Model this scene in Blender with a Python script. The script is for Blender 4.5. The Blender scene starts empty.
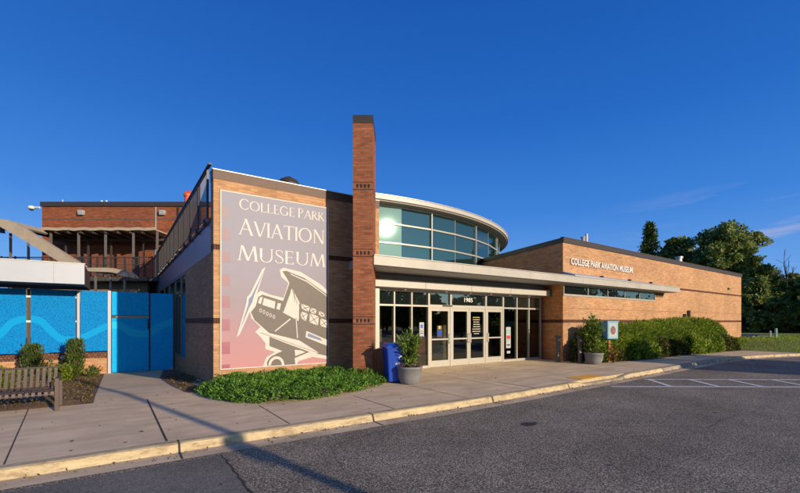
import bpy, bmesh, math, random
import numpy as np
from mathutils import Vector, Matrix
random.seed(7)
sc = bpy.context.scene
COL = sc.collection
R = math.radians
YAW = 34.485                      # camera turned this far from the +Y wall normal

# ------------------------------------------------------------------ world frame
# X runs along the museum front, Y goes into the building, origin = left front corner
SUN_EL = 12.8
SUN_H = Vector((.246, -.969)).normalized()       # horizontal direction towards the sun

def gz(x, y):                      # walk falls gently towards the gates
    t = min(1, max(0, (2.0 - x) / 2.0))
    return -.042 * max(0, min(9.5, y)) * t

# ------------------------------------------------------------------ materials
MATS = {}
def new_mat(name):
    m = bpy.data.materials.new(name); m.use_nodes = True
    nt = m.node_tree; nt.nodes.clear()
    out = nt.nodes.new('ShaderNodeOutputMaterial')
    MATS[name] = m
    return m, nt, out
def N(nt, t, **kw):
    n = nt.nodes.new(t)
    for k, v in kw.items():
        if k.startswith('i_'):
            n.inputs[k[2:].replace('_', ' ')].default_value = v
        else: setattr(n, k, v)
    return n
def c4(c): return (c[0], c[1], c[2], 1)

def plain(name, col, rough=.6, metal=0, var=.12, scale=6, bump=.0, bscale=60, spec=.5, coords='Object'):
    m, nt, out = new_mat(name)
    b = N(nt, 'ShaderNodeBsdfPrincipled', i_Roughness=rough, i_Metallic=metal)
    b.inputs['Specular IOR Level'].default_value = spec
    tc = N(nt, 'ShaderNodeTexCoord')
    nz = N(nt, 'ShaderNodeTexNoise', i_Scale=scale, i_Detail=8., i_Roughness=.65)
    nt.links.new(tc.outputs[coords], nz.inputs['Vector'])
    r = N(nt, 'ShaderNodeValToRGB')
    r.color_ramp.elements[0].position = .3; r.color_ramp.elements[1].position = .7
    r.color_ramp.elements[0].color = c4([v * (1 - var) for v in col])
    r.color_ramp.elements[1].color = c4([min(1, v * (1 + var)) for v in col])
    nt.links.new(nz.outputs['Fac'], r.inputs['Fac'])
    nt.links.new(r.outputs['Color'], b.inputs['Base Color'])
    if bump:
        n2 = N(nt, 'ShaderNodeTexNoise', i_Scale=bscale, i_Detail=6.)
        nt.links.new(tc.outputs[coords], n2.inputs['Vector'])
        bp = N(nt, 'ShaderNodeBump', i_Strength=bump, i_Distance=.01)
        nt.links.new(n2.outputs['Fac'], bp.inputs['Height'])
        nt.links.new(bp.outputs['Normal'], b.inputs['Normal'])
    nt.links.new(b.outputs[0], out.inputs[0])
    return m

def brick(name, c1, c2, mortar, bw=.203, rh=.0677, msize=.008, soldier=False, streak=.25, offset=.5):
    m, nt, out = new_mat(name)
    b = N(nt, 'ShaderNodeBsdfPrincipled', i_Roughness=.85)
    b.inputs['Specular IOR Level'].default_value = .25
    uv = N(nt, 'ShaderNodeUVMap')
    br = N(nt, 'ShaderNodeTexBrick', i_Scale=1., i_Mortar_Size=msize, i_Mortar_Smooth=.2, i_Bias=-.1)
    br.inputs['Brick Width'].default_value = bw; br.inputs['Row Height'].default_value = rh
    br.inputs['Color1'].default_value = c4(c1); br.inputs['Color2'].default_value = c4(c2)
    br.inputs['Mortar'].default_value = c4(mortar)
    br.offset = offset
    nt.links.new(uv.outputs[0], br.inputs['Vector'])
    # weathering: stretched along the courses, plus broad stains
    mp = N(nt, 'ShaderNodeMapping'); mp.inputs['Scale'].default_value = (.9, 5.5, 1)
    nt.links.new(uv.outputs[0], mp.inputs['Vector'])
    nz = N(nt, 'ShaderNodeTexNoise', i_Scale=1.6, i_Detail=9., i_Roughness=.72)
    nt.links.new(mp.outputs[0], nz.inputs['Vector'])
    mr = N(nt, 'ShaderNodeMapRange'); mr.inputs['From Min'].default_value = .3; mr.inputs['From Max'].default_value = .7
    mr.inputs['To Min'].default_value = 1 - streak; mr.inputs['To Max'].default_value = 1 + streak * .7
    nt.links.new(nz.outputs['Fac'], mr.inputs['Value'])
    nz2 = N(nt, 'ShaderNodeTexNoise', i_Scale=.55, i_Detail=3.)
    nt.links.new(uv.outputs[0], nz2.inputs['Vector'])
    mr2 = N(nt, 'ShaderNodeMapRange'); mr2.inputs['From Min'].default_value = .3; mr2.inputs['From Max'].default_value = .7
    mr2.inputs['To Min'].default_value = .86; mr2.inputs['To Max'].default_value = 1.1
    nt.links.new(nz2.outputs['Fac'], mr2.inputs['Value'])
    mu = N(nt, 'ShaderNodeMath', operation='MULTIPLY')
    nt.links.new(mr.outputs[0], mu.inputs[0]); nt.links.new(mr2.outputs[0], mu.inputs[1])
    vm = N(nt, 'ShaderNodeVectorMath', operation='SCALE')
    nt.links.new(br.outputs['Color'], vm.inputs[0]); nt.links.new(mu.outputs[0], vm.inputs['Scale'])
    nt.links.new(vm.outputs[0], b.inputs['Base Color'])
    bp = N(nt, 'ShaderNodeBump', i_Strength=.6, i_Distance=.006, invert=True)
    nt.links.new(br.outputs['Fac'], bp.inputs['Height'])
    nt.links.new(bp.outputs['Normal'], b.inputs['Normal'])
    nt.links.new(b.outputs[0], out.inputs[0])
    return m

def leaf(name, cols, trans=.25, scale=9., rough=.55):
    m, nt, out = new_mat(name)
    geo = N(nt, 'ShaderNodeNewGeometry')
    nz = N(nt, 'ShaderNodeTexNoise', i_Scale=scale, i_Detail=3.)
    nt.links.new(geo.outputs['Position'], nz.inputs['Vector'])
    ad = N(nt, 'ShaderNodeMath', operation='MULTIPLY_ADD'); ad.inputs[1].default_value = .55; ad.inputs[2].default_value = -.27
    nt.links.new(geo.outputs['Random Per Island'], ad.inputs[0])
    su = N(nt, 'ShaderNodeMath', operation='ADD')
    nt.links.new(nz.outputs['Fac'], su.inputs[0]); nt.links.new(ad.outputs[0], su.inputs[1])
    r = N(nt, 'ShaderNodeValToRGB')
    els = r.color_ramp.elements
    els[0].position = .22; els[0].color = c4(cols[0]); els[1].position = .8; els[1].color = c4(cols[-1])
    for i, c in enumerate(cols[1:-1]):
        e = els.new(.22 + .58 * (i + 1) / (len(cols) - 1)); e.color = c4(c)
    nt.links.new(su.outputs[0], r.inputs['Fac'])
    b = N(nt, 'ShaderNodeBsdfPrincipled', i_Roughness=rough); b.inputs['Specular IOR Level'].default_value = .25
    t = N(nt, 'ShaderNodeBsdfTranslucent')
    nt.links.new(r.outputs['Color'], b.inputs['Base Color']); nt.links.new(r.outputs['Color'], t.inputs['Color'])
    mx = N(nt, 'ShaderNodeMixShader'); mx.inputs[0].default_value = trans
    nt.links.new(b.outputs[0], mx.inputs[1]); nt.links.new(t.outputs[0], mx.inputs[2])
    nt.links.new(mx.outputs[0], out.inputs[0])
    return m

def glass(name, tint, refl, base=.1, rough=.0, body=None):
    """tinted pane: see-through (or a dark body) under a clear reflection"""
    m, nt, out = new_mat(name)
    fr = N(nt, 'ShaderNodeFresnel', i_IOR=1.5)
    ad = N(nt, 'ShaderNodeMath', operation='ADD', use_clamp=True); ad.inputs[1].default_value = base
    nt.links.new(fr.outputs[0], ad.inputs[0])
    g = N(nt, 'ShaderNodeBsdfGlossy', i_Roughness=rough); g.inputs['Color'].default_value = c4(refl)
    if body: t = N(nt, 'ShaderNodeBsdfDiffuse'); t.inputs['Color'].default_value = c4(body)
    else: t = N(nt, 'ShaderNodeBsdfTransparent'); t.inputs['Color'].default_value = c4(tint)
    mx = N(nt, 'ShaderNodeMixShader')
    nt.links.new(ad.outputs[0], mx.inputs[0]); nt.links.new(t.outputs[0], mx.inputs[1]); nt.links.new(g.outputs[0], mx.inputs[2])
    nt.links.new(mx.outputs[0], out.inputs[0])
    return m

M_brick = brick('tan_brick', (.62, .345, .18), (.45, .22, .10), (.42, .29, .19), streak=.2)
M_brick_shade = brick('tan_brick_shaded', (.52, .275, .14), (.38, .185, .09), (.26, .17, .11), streak=.25)  # darker copy of the tan brick, left side's shade put into its colour
M_brickred = brick('red_brick', (.40, .135, .062), (.26, .083, .042), (.21, .13, .09), streak=.4)
M_brickrear = brick('rear_red_brick', (.35, .105, .045), (.23, .065, .03), (.16, .09, .06), streak=.4)
M_band = brick('soldier_band', (.15, .06, .04), (.11, .045, .03), (.06, .035, .025), bw=.0677, rh=.3, msize=.012, offset=0)
M_bandlow = brick('planter_band', (.30, .12, .07), (.14, .06, .04), (.07, .05, .04), bw=.10, rh=.085, msize=.016)
M_capdark = plain('dark_bronze_cap', (.055, .045, .042), .5, .2)
M_parapet = plain('brown_fascia', (.13, .082, .062), .6, .1, .1)
M_white = plain('white_coping', (.50, .48, .45), .4, .2)
M_alu = plain('pale_aluminium', (.47, .44, .38), .45, .3, .06)
M_concrete = plain('canopy_panel', (.46, .43, .38), .5, .1, .1, 1.2, .1)
M_soffit = plain('canopy_soffit', (.36, .37, .38), .6, 0, .08)
M_beam = plain('beam_panel', (.50, .48, .44), .5, .1, .05)
M_fascia = plain('sky_tinted_siding', (.20, .215, .30), .38, .6, .08, .8)  # violet tint puts the blue sky's reflection into the metal colour
M_fasciaW = plain('white_fascia', (.42, .455, .53), .45, .1, .05, 1.5)
M_tan = plain('tan_canopy_skin', (.43, .355, .26), .55, 0, .12, 3)
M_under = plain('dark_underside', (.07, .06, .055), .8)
M_rail = plain('dark_rail', (.085, .075, .075), .5, .4)
M_post = plain('grey_post', (.22, .20, .185), .5, .4)
M_blk = plain('black', (.018, .018, .018), .5)
M_glassS = glass('storefront_glass', (.70, .71, .66), (.85, .9, .85), .06)
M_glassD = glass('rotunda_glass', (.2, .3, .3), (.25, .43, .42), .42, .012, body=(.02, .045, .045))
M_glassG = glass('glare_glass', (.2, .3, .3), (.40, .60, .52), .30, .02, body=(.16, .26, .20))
M_glassT = glass('transom_glass', (.2, .3, .3), (.55, .68, .72), .3, .0, body=(.015, .02, .02))
M_glassB = glass('side_glass', (.2, .3, .3), (.5, .7, .8), .35, .01, body=(.02, .06, .09))
M_letter = plain('letter_white', (.8, .78, .74), .5, 0, .03)
M_conc = plain('planter_grey', (.20, .205, .215), .7, 0, .12, 8, .2)
M_bin = plain('bin_blue', (.004, .055, .42), .38, 0, .08)
M_wood = plain('brown_board', (.34, .11, .035), .6, 0, .2, 12)
M_bench = plain('bench_brown', (.10, .072, .066), .5, .2, .15)
M_steel = plain('bollard_steel', (.17, .155, .14), .45, .6)
M_orange = plain('orange_vent', (.65, .10, .03), .5)
M_trunk = plain('bark', (.10, .075, .055), .9, 0, .3, 9, .8, 30)
M_dead = plain('dead_wood', (.085, .065, .055), .9, 0, .2)
M_ltblue = plain('box_blue', (.11, .38, .55), .5, 0, .06)
M_paper = plain('poster_white', (.42, .45, .45), .6, 0, .05)
M_green = plain('sign_green', (.02, .15, .09), .5)
M_car = plain('car_navy', (.02, .03, .06), .25, .3)
M_mint = plain('mint_post', (.30, .42, .38), .6)
M_soil = plain('soil', (.05, .035, .025), .95, 0, .3, 12, .8, 40)
M_intf = plain('interior_floor', (.30, .24, .18), .5)
M_intw = plain('interior_wall', (.26, .20, .13), .8)
M_col = plain('interior_column', (.55, .50, .38), .7)
M_red = plain('flower_red', (.55, .03, .03), .6)
M_purple = plain('flower_blue', (.05, .10, .60), .6)
M_yellowc = plain('logo_yellow', (.6, .45, .05), .6)
M_white2 = plain('wire_white', (.75, .75, .75), .5)
LG_tree = leaf('leaf_tree', [(.03, .065, .012), (.12, .185, .035), (.26, .32, .075), (.46, .48, .18)], .35, 1.0)
LG_far = leaf('leaf_far', [(.024, .05, .010), (.08, .13, .025), (.17, .22, .045), (.30, .33, .08)], .35, .7)
LG_olive = leaf('leaf_olive', [(.06, .075, .014), (.20, .20, .035), (.34, .32, .065), (.44, .38, .11)], .2, 1.2)
LG_con = leaf('leaf_conifer', [(.025, .055, .012), (.09, .15, .025), (.22, .26, .05)], .15, 1.2)
LG_jun = leaf('leaf_juniper', [(.03, .08, .01), (.08, .21, .025), (.16, .34, .04), (.27, .45, .08)], .25, 5)
LG_hedge = leaf('leaf_hedge', [(.04, .08, .008), (.15, .24, .02), (.28, .38, .035), (.38, .42, .06)], .3, 2.2)
LG_bed = leaf('leaf_bed', [(.02, .045, .008), (.06, .10, .016), (.13, .15, .03), (.22, .12, .04)], .3, 6)
LG_plant = leaf('leaf_plant', [(.03, .07, .01), (.09, .18, .02), (.20, .30, .04), (.30, .34, .08)], .35, 12)
LG_up = leaf('leaf_upright', [(.02, .045, .01), (.05, .10, .02), (.10, .16, .03), (.17, .16, .05)], .25, 12)
LG_lime = leaf('leaf_lime', [(.06, .09, .01), (.16, .22, .02), (.28, .32, .04)], .35, 12)
LG_dry = leaf('leaf_dry', [(.06, .04, .02), (.14, .09, .035), (.22, .14, .04), (.09, .10, .02)], .2, 12)
LG_grass = leaf('grass_blade', [(.09, .16, .015), (.22, .32, .03), (.34, .42, .05)], .3, 3)

# banner gradient by height
def banner_mat():
    m, nt, out = new_mat('banner_print')
    b = N(nt, 'ShaderNodeBsdfPrincipled', i_Roughness=.55)
    tc = N(nt, 'ShaderNodeTexCoord'); sp = N(nt, 'ShaderNodeSeparateXYZ')
    nt.links.new(tc.outputs['Object'], sp.inputs[0])
    mr = N(nt, 'ShaderNodeMapRange'); mr.inputs['From Min'].default_value = .42; mr.inputs['From Max'].default_value = 5.03
    nz = N(nt, 'ShaderNodeTexNoise', i_Scale=.8, i_Detail=4.); nt.links.new(tc.outputs['Object'], nz.inputs['Vector'])
    ad = N(nt, 'ShaderNodeMath', operation='MULTIPLY_ADD'); ad.inputs[1].default_value = .5
    nt.links.new(nz.outputs['Fac'], ad.inputs[0]); nt.links.new(sp.outputs['Z'], ad.inputs[2])
    nt.links.new(ad.outputs[0], mr.inputs['Value'])
    r = N(nt, 'ShaderNodeValToRGB'); e = r.color_ramp.elements
    e[0].position = .05; e[0].color = c4((.50, .22, .235)); e[1].position = 1; e[1].color = c4((.25, .25, .325))
    x = e.new(.25); x.color = c4((.40, .215, .25)); x = e.new(.42); x.color = c4((.29, .23, .275)); x = e.new(.6); x.color = c4((.265, .245, .315))
    nt.links.new(mr.outputs[0], r.inputs['Fac']); nt.links.new(r.outputs['Color'], b.inputs['Base Color'])
    # slight cloth ripple
    n2 = N(nt, 'ShaderNodeTexNoise', i_Scale=2.2); nt.links.new(tc.outputs['Object'], n2.inputs['Vector'])
    bp = N(nt, 'ShaderNodeBump', i_Strength=.25, i_Distance=.03); nt.links.new(n2.outputs['Fac'], bp.inputs['Height'])
    nt.links.new(bp.outputs['Normal'], b.inputs['Normal'])
    nt.links.new(b.outputs[0], out.inputs[0]); return m
M_banner = banner_mat()
def square_mat():
    m, nt, out = new_mat('banner_squares')
    b = N(nt, 'ShaderNodeBsdfPrincipled', i_Roughness=.55)
    tc = N(nt, 'ShaderNodeTexCoord'); sp = N(nt, 'ShaderNodeSeparateXYZ')
    nt.links.new(tc.outputs['Object'], sp.inputs[0])
    mr = N(nt, 'ShaderNodeMapRange'); mr.inputs['From Min'].default_value = .42; mr.inputs['From Max'].default_value = 5.03
    nt.links.new(sp.outputs['Z'], mr.inputs['Value'])
    r = N(nt, 'ShaderNodeValToRGB'); e = r.color_ramp.elements
    e[0].color = c4((.34, .08, .13)); e[1].color = c4((.30, .25, .275)); x = e.new(.5); x.color = c4((.34, .19, .215))
    nt.links.new(mr.outputs[0], r.inputs['Fac']); nt.links.new(r.outputs['Color'], b.inputs['Base Color'])
    nt.links.new(b.outputs[0], out.inputs[0]); return m
M_sq = square_mat()
M_artbrown = plain('print_brown', (.135, .112, .10), .55, 0, .04)
M_artwhite = plain('print_white', (.62, .57, .53), .55, 0, .04)
M_artblue = plain('print_blue', (.17, .21, .36), .55, 0, .04)
M_arttext = plain('print_text', (.66, .60, .57), .55, 0, .04)

# perforated blue screen
def perf(name, base, dark, amt):
    m, nt, out = new_mat(name)
    b = N(nt, 'ShaderNodeBsdfPrincipled', i_Roughness=.6); b.inputs['Specular IOR Level'].default_value = .08
    tc = N(nt, 'ShaderNodeTexCoord')
    vo = N(nt, 'ShaderNodeTexVoronoi', i_Scale=34.); nt.links.new(tc.outputs['Object'], vo.inputs['Vector'])
    nz = N(nt, 'ShaderNodeTexNoise', i_Scale=22., i_Detail=3.); nt.links.new(tc.outputs['Object'], nz.inputs['Vector'])
    ad = N(nt, 'ShaderNodeMath', operation='MULTIPLY_ADD'); ad.inputs[1].default_value = .7; nt.links.new(nz.outputs['Fac'], ad.inputs[0]); nt.links.new(vo.outputs['Distance'], ad.inputs[2])
    r = N(nt, 'ShaderNodeValToRGB'); e = r.color_ramp.elements
    e[0].position = .60; e[0].color = c4(dark); e[1].position = .72; e[1].color = c4(base)
    nt.links.new(ad.outputs[0], r.inputs['Fac'])
    mx = N(nt, 'ShaderNodeMixRGB'); mx.inputs[0].default_value = amt; mx.inputs[1].default_value = c4(base)
    nt.links.new(r.outputs['Color'], mx.inputs[2]); nt.links.new(mx.outputs[0], b.inputs['Base Color'])
    nt.links.new(b.outputs[0], out.inputs[0]); return m
M_blue = perf('perforated_blue', (.002, .245, .66), (.001, .06, .25), 1.0)
M_wave = perf('wave_blue', (.003, .33, .75), (.003, .27, .68), .4)
M_blueg = perf('gate_blue', (.006, .47, 1.0), (.001, .22, .64), .9)
M_waveg = perf('gate_wave_blue', (.02, .58, 1.0), (.01, .5, 1.0), .3)

# ground materials
def asphalt(name, lo, hi, spk):
    m, nt, out = new_mat(name)
    b = N(nt, 'ShaderNodeBsdfPrincipled', i_Roughness=.85); b.inputs['Specular IOR Level'].default_value = .3
    tc = N(nt, 'ShaderNodeTexCoord')
    n1 = N(nt, 'ShaderNodeTexNoise', i_Scale=52., i_Detail=4., i_Roughness=1.0)
    n2 = N(nt, 'ShaderNodeTexNoise', i_Scale=.55, i_Detail=7., i_Roughness=.7)
    n3 = N(nt, 'ShaderNodeTexNoise', i_Scale=85., i_Detail=2.)
    for n in (n1, n2, n3): nt.links.new(tc.outputs['Object'], n.inputs['Vector'])
    r = N(nt, 'ShaderNodeValToRGB'); e = r.color_ramp.elements
    e[0].position = .44; e[0].color = c4(lo); e[1].position = .60; e[1].color = c4(spk)
    x = e.new(.53); x.color = c4(hi)
    nt.links.new(n1.outputs['Fac'], r.inputs['Fac'])
    mr = N(nt, 'ShaderNodeMapRange'); mr.inputs['From Min'].default_value = .3; mr.inputs['From Max'].default_value = .7
    mr.inputs['To Min'].default_value = .66; mr.inputs['To Max'].default_value = 1.28
    nt.links.new(n2.outputs['Fac'], mr.inputs['Value'])
    vm = N(nt, 'ShaderNodeVectorMath', operation='SCALE')
    # meandering hairline cracks
    n4 = N(nt, 'ShaderNodeTexNoise', i_Scale=1.6, i_Detail=4.); nt.links.new(tc.outputs['Object'], n4.inputs['Vector'])
    mxv = N(nt, 'ShaderNodeMixRGB'); mxv.inputs[0].default_value = .12
    nt.links.new(tc.outputs['Object'], mxv.inputs[1]); nt.links.new(n4.outputs['Color'], mxv.inputs[2])
    vc = N(nt, 'ShaderNodeTexVoronoi', feature='DISTANCE_TO_EDGE', i_Scale=.38); nt.links.new(mxv.outputs[0], vc.inputs['Vector'])
    cr = N(nt, 'ShaderNodeMapRange'); cr.inputs['From Max'].default_value = .006; cr.inputs['To Min'].default_value = .62
    nt.links.new(vc.outputs['Distance'], cr.inputs['Value'])
    mu = N(nt, 'ShaderNodeMath', operation='MULTIPLY'); nt.links.new(cr.outputs[0], mu.inputs[0]); nt.links.new(mr.outputs[0], mu.inputs[1])
    nt.links.new(r.outputs['Color'], vm.inputs[0]); nt.links.new(mu.outputs[0], vm.inputs['Scale'])
    nt.links.new(vm.outputs[0], b.inputs['Base Color'])
    bp = N(nt, 'ShaderNodeBump', i_Strength=.45, i_Distance=.006)
    nt.links.new(n3.outputs['Fac'], bp.inputs['Height']); nt.links.new(bp.outputs['Normal'], b.inputs['Normal'])
    nt.links.new(b.outputs[0], out.inputs[0]); return m
M_asph = asphalt('asphalt', (.04, .035, .028), (.20, .168, .128), (.92, .78, .58))
M_asph2 = asphalt('asphalt_smooth', (.10, .092, .08), (.20, .18, .155), (.34, .30, .25))

def concrete(name, col, blotch=.22, fine=.12):
    m, nt, out = new_mat(name)
    b = N(nt, 'ShaderNodeBsdfPrincipled', i_Roughness=.85); b.inputs['Specular IOR Level'].default_value = .25
    tc = N(nt, 'ShaderNodeTexCoord')
    n1 = N(nt, 'ShaderNodeTexNoise', i_Scale=.9, i_Detail=9., i_Roughness=.7)
    n2 = N(nt, 'ShaderNodeTexNoise', i_Scale=130., i_Detail=2.)
    mp = N(nt, 'ShaderNodeMapping'); mp.inputs['Scale'].default_value = (.35, 1.6, 1); nt.links.new(tc.outputs['Object'], mp.inputs['Vector'])
    n3 = N(nt, 'ShaderNodeTexNoise', i_Scale=2.4, i_Detail=6.)
    nt.links.new(mp.outputs[0], n3.inputs['Vector'])
    for n in (n1, n2): nt.links.new(tc.outputs['Object'], n.inputs['Vector'])
    def rng(src, a):
        mr = N(nt, 'ShaderNodeMapRange'); mr.inputs['From Min'].default_value = .3; mr.inputs['From Max'].default_value = .7
        mr.inputs['To Min'].default_value = 1 - a; mr.inputs['To Max'].default_value = 1 + a; nt.links.new(src, mr.inputs['Value']); return mr.outputs[0]
    m1 = N(nt, 'ShaderNodeMath', operation='MULTIPLY'); nt.links.new(rng(n1.outputs['Fac'], blotch), m1.inputs[0]); nt.links.new(rng(n2.outputs['Fac'], fine), m1.inputs[1])
    m2 = N(nt, 'ShaderNodeMath', operation='MULTIPLY'); nt.links.new(m1.outputs[0], m2.inputs[0]); nt.links.new(rng(n3.outputs['Fac'], blotch * .6), m2.inputs[1])
    vm = N(nt, 'ShaderNodeVectorMath', operation='SCALE'); vm.inputs[0].default_value = col
    nt.links.new(m2.outputs[0], vm.inputs['Scale']); nt.links.new(vm.outputs[0], b.inputs['Base Color'])
    bp = N(nt, 'ShaderNodeBump', i_Strength=.3, i_Distance=.004); nt.links.new(n2.outputs['Fac'], bp.inputs['Height'])
    nt.links.new(bp.outputs['Normal'], b.inputs['Normal'])
    nt.links.new(b.outputs[0], out.inputs[0]); return m
M_walk = concrete('walk_concrete', (.74, .55, .355), .2)
M_gutter = concrete('gutter_concrete', (.58, .45, .31), .3)
def worn(name, paint, under, thr=.42):
    m, nt, out = new_mat(name)
    b = N(nt, 'ShaderNodeBsdfPrincipled', i_Roughness=.75)
    tc = N(nt, 'ShaderNodeTexCoord')
    mpw = N(nt, 'ShaderNodeMapping'); mpw.inputs['Scale'].default_value = (.45, 1, 1.6); nt.links.new(tc.outputs['Object'], mpw.inputs['Vector']); n1 = N(nt, 'ShaderNodeTexNoise', i_Scale=7., i_Detail=10., i_Roughness=.8); nt.links.new(mpw.outputs[0], n1.inputs['Vector'])
    r = N(nt, 'ShaderNodeValToRGB'); e = r.color_ramp.elements
    e[0].position = thr - .03; e[0].color = c4(under); e[1].position = thr + .04; e[1].color = c4([v * .8 for v in paint])
    x = e.new(.62); x.color = c4(paint)
    nt.links.new(n1.outputs['Fac'], r.inputs['Fac']); nt.links.new(r.outputs['Color'], b.inputs['Base Color'])
    nt.links.new(b.outputs[0], out.inputs[0]); return m
M_curb = worn('curb_yellow', (.63, .50, .295), (.36, .26, .15), .45)
M_curb_shade = worn('curb_shade_grey', (.40, .34, .26), (.17, .13, .10), .42)
M_line = worn('line_white', (.85, .84, .80), (.22, .21, .20), .36)
M_tact = worn('tactile_yellow', (.85, .46, .07), (.6, .34, .09), .3)
M_lawn = plain('lawn', (.17, .22, .035), .95, 0, .35, 3, .6, 30)
M_field = plain('field', (.05, .065, .02), .95, 0, .3, .2)
M_mulch = plain('mulch', (.17, .10, .055), .95, 0, .5, 25, 1., 60)
M_joint = plain('joint', (.05, .04, .035), .95)
M_stain = plain('oil', (.025, .025, .028), .6)

# ------------------------------------------------------------------ mesh helpers
def auto_uv(me):
    uvl = me.uv_layers.new(name='UVMap')
    for p in me.polygons:
        n = p.normal
        if abs(n.z) > .7: tx, ty, horiz = 1, 0, True
        else:
            l = math.hypot(n.x, n.y); tx, ty, horiz = -n.y / l, n.x / l, False
        for li in p.loop_indices:
            v = me.vertices[me.loops[li].vertex_index].co
            uvl.data[li].uv = (v.x, v.y) if horiz else (v.x * tx + v.y * ty, v.z)

def obj(name, bm, mat, parent=None, bevel=0, smooth=False):
    me = bpy.data.meshes.new(name)
    if isinstance(bm, bmesh.types.BMesh):
        bmesh.ops.recalc_face_normals(bm, faces=bm.faces); bm.to_mesh(me); bm.free()
    else: me = bm; me.name = name
    if not me.uv_layers: auto_uv(me)
    if mat: me.materials.append(mat)
    if smooth:
        for p in me.polygons: p.use_smooth = True
    o = bpy.data.objects.new(name, me); COL.objects.link(o)
    if parent: o.parent = parent
    if bevel:
        md = o.modifiers.new('Bevel', 'BEVEL'); md.width = bevel; md.segments = 2; md.limit_method = 'ANGLE'
    return o
def root(name, label, cat, loc=(0, 0, 0), rz=0, group=None):
    o = bpy.data.objects.new(name, None); COL.objects.link(o); o.empty_display_size = .2
    o.location = loc; o.rotation_euler = (0, 0, rz); o['label'] = label; o['category'] = cat
    if group: o['group'] = group
    return o
def tag(o, label, cat, group=None, kind=None):
    if label: o['label'] = label
    if cat: o['category'] = cat
    if group: o['group'] = group
    if kind: o['kind'] = kind
    return o
def struct(o): o['kind'] = 'structure'; return o

def box(bm, x0, x1, y0, y1, z0, z1):
    v = [bm.verts.new(p) for p in ((x0, y0, z0), (x1, y0, z0), (x1, y1, z0), (x0, y1, z0), (x0, y0, z1), (x1, y0, z1), (x1, y1, z1), (x0, y1, z1))]
    for f in ((0, 3, 2, 1), (4, 5, 6, 7), (0, 1, 5, 4), (1, 2, 6, 5), (2, 3, 7, 6), (3, 0, 4, 7)): bm.faces.new([v[i] for i in f])
def bx(*a):
    bm = bmesh.new(); box(bm, *a); return bm
def boxes(l):
    bm = bmesh.new()
    for a in l: box(bm, *a)
    return bm
def prism_z(bm, pts, z0, z1):
    if callable(z0): lo = [bm.verts.new((x, y, z0(x, y))) for x, y in pts]
    else: lo = [bm.verts.new((x, y, z0)) for x, y in pts]
    hi = [bm.verts.new((x, y, z1)) for x, y in pts]
    bm.faces.new(lo[::-1]); bm.faces.new(hi)
    n = len(pts)
    for i in range(n): bm.faces.new((lo[i], lo[(i + 1) % n], hi[(i + 1) % n], hi[i]))
def prism_y(bm, pts, y0, y1):      # pts in (x,z)
    a = [bm.verts.new((x, y0, z)) for x, z in pts]; b = [bm.verts.new((x, y1, z)) for x, z in pts]
    bm.faces.new(a); bm.faces.new(b[::-1]); n = len(pts)
    for i in range(n): bm.faces.new((a[i], b[i], b[(i + 1) % n], a[(i + 1) % n]))
def flat_y(pts, y):
    bm = bmesh.new(); bm.faces.new([bm.verts.new((x, y, z)) for x, z in pts]); return bm
def sheet(pts, z):
    bm = bmesh.new(); bm.faces.new([bm.verts.new((x, y, z)) for x, y in pts]); return bm
def cyl(bm, p0, p1, r0, r1=None, seg=10, cap=True):
    r1 = r0 if r1 is None else r1
    p0, p1 = Vector(p0), Vector(p1); d = (p1 - p0).normalized()
    a = d.orthogonal().normalized(); b = d.cross(a)
    A = [bm.verts.new(p0 + (a * math.cos(t) + b * math.sin(t)) * r0) for t in [2 * math.pi * i / seg for i in range(seg)]]
    B = [bm.verts.new(p1 + (a * math.cos(t) + b * math.sin(t)) * r1) for t in [2 * math.pi * i / seg for i in range(seg)]]
    for i in range(seg): bm.faces.new((A[i], A[(i + 1) % seg], B[(i + 1) % seg], B[i]))
    if cap: bm.faces.new(A[::-1]); bm.faces.new(B)
def lathe(bm, prof, seg=24, cx=0, cy=0):
    rings = []
    for r, z in prof: rings.append([bm.verts.new((cx + r * math.cos(2 * math.pi * i / seg), cy + r * math.sin(2 * math.pi * i / seg), z)) for i in range(seg)])
    for a, b in zip(rings, rings[1:]):
        for i in range(seg): bm.faces.new((a[i], a[(i + 1) % seg], b[(i + 1) % seg], b[i]))
    bm.faces.new(rings[0][::-1]); bm.faces.new(rings[-1])

rng = np.random.default_rng(11)
def leaves(P, size, aspect=1.7, nrm=None, spread=1.0, up=None):
    """one mesh of separate pointed leaf faces at points P"""
    n = len(P)
    if up is None:
        d = rng.normal(size=(n, 3))
        if nrm is not None: d = d * spread + nrm
    else: d = up + rng.normal(size=(n, 3)) * spread
    d /= np.linalg.norm(d, axis=1)[:, None] + 1e-9
    q = rng.normal(size=(n, 3)); s = np.cross(d, q); s /= np.linalg.norm(s, axis=1)[:, None] + 1e-9
    L = (size * rng.uniform(.45, 1.6, n))[:, None]
    W = L / aspect
    # d is the long axis, s the width
    v = np.stack([P, P + d * L * .5 + s * W * .5, P + d * L, P + d * L * .5 - s * W * .5], 1).reshape(-1, 3)
    me = bpy.data.meshes.new('leaves')
    me.vertices.add(4 * n); me.vertices.foreach_set('co', v.astype(np.float32).ravel())
    me.loops.add(4 * n); me.loops.foreach_set('vertex_index', np.arange(4 * n, dtype=np.int32))
    me.polygons.add(n); me.polygons.foreach_set('loop_start', np.arange(0, 4 * n, 4, dtype=np.int32))
    me.update(calc_edges=True); me.validate()
    me.uv_layers.new(name='UVMap')
    return me

# ------------------------------------------------------------------ SETTING
# big field sheet
struct(obj('ground', sheet([(-400, -400), (500, -400), (500, 500), (-400, 500)], -.55), M_field))
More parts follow.
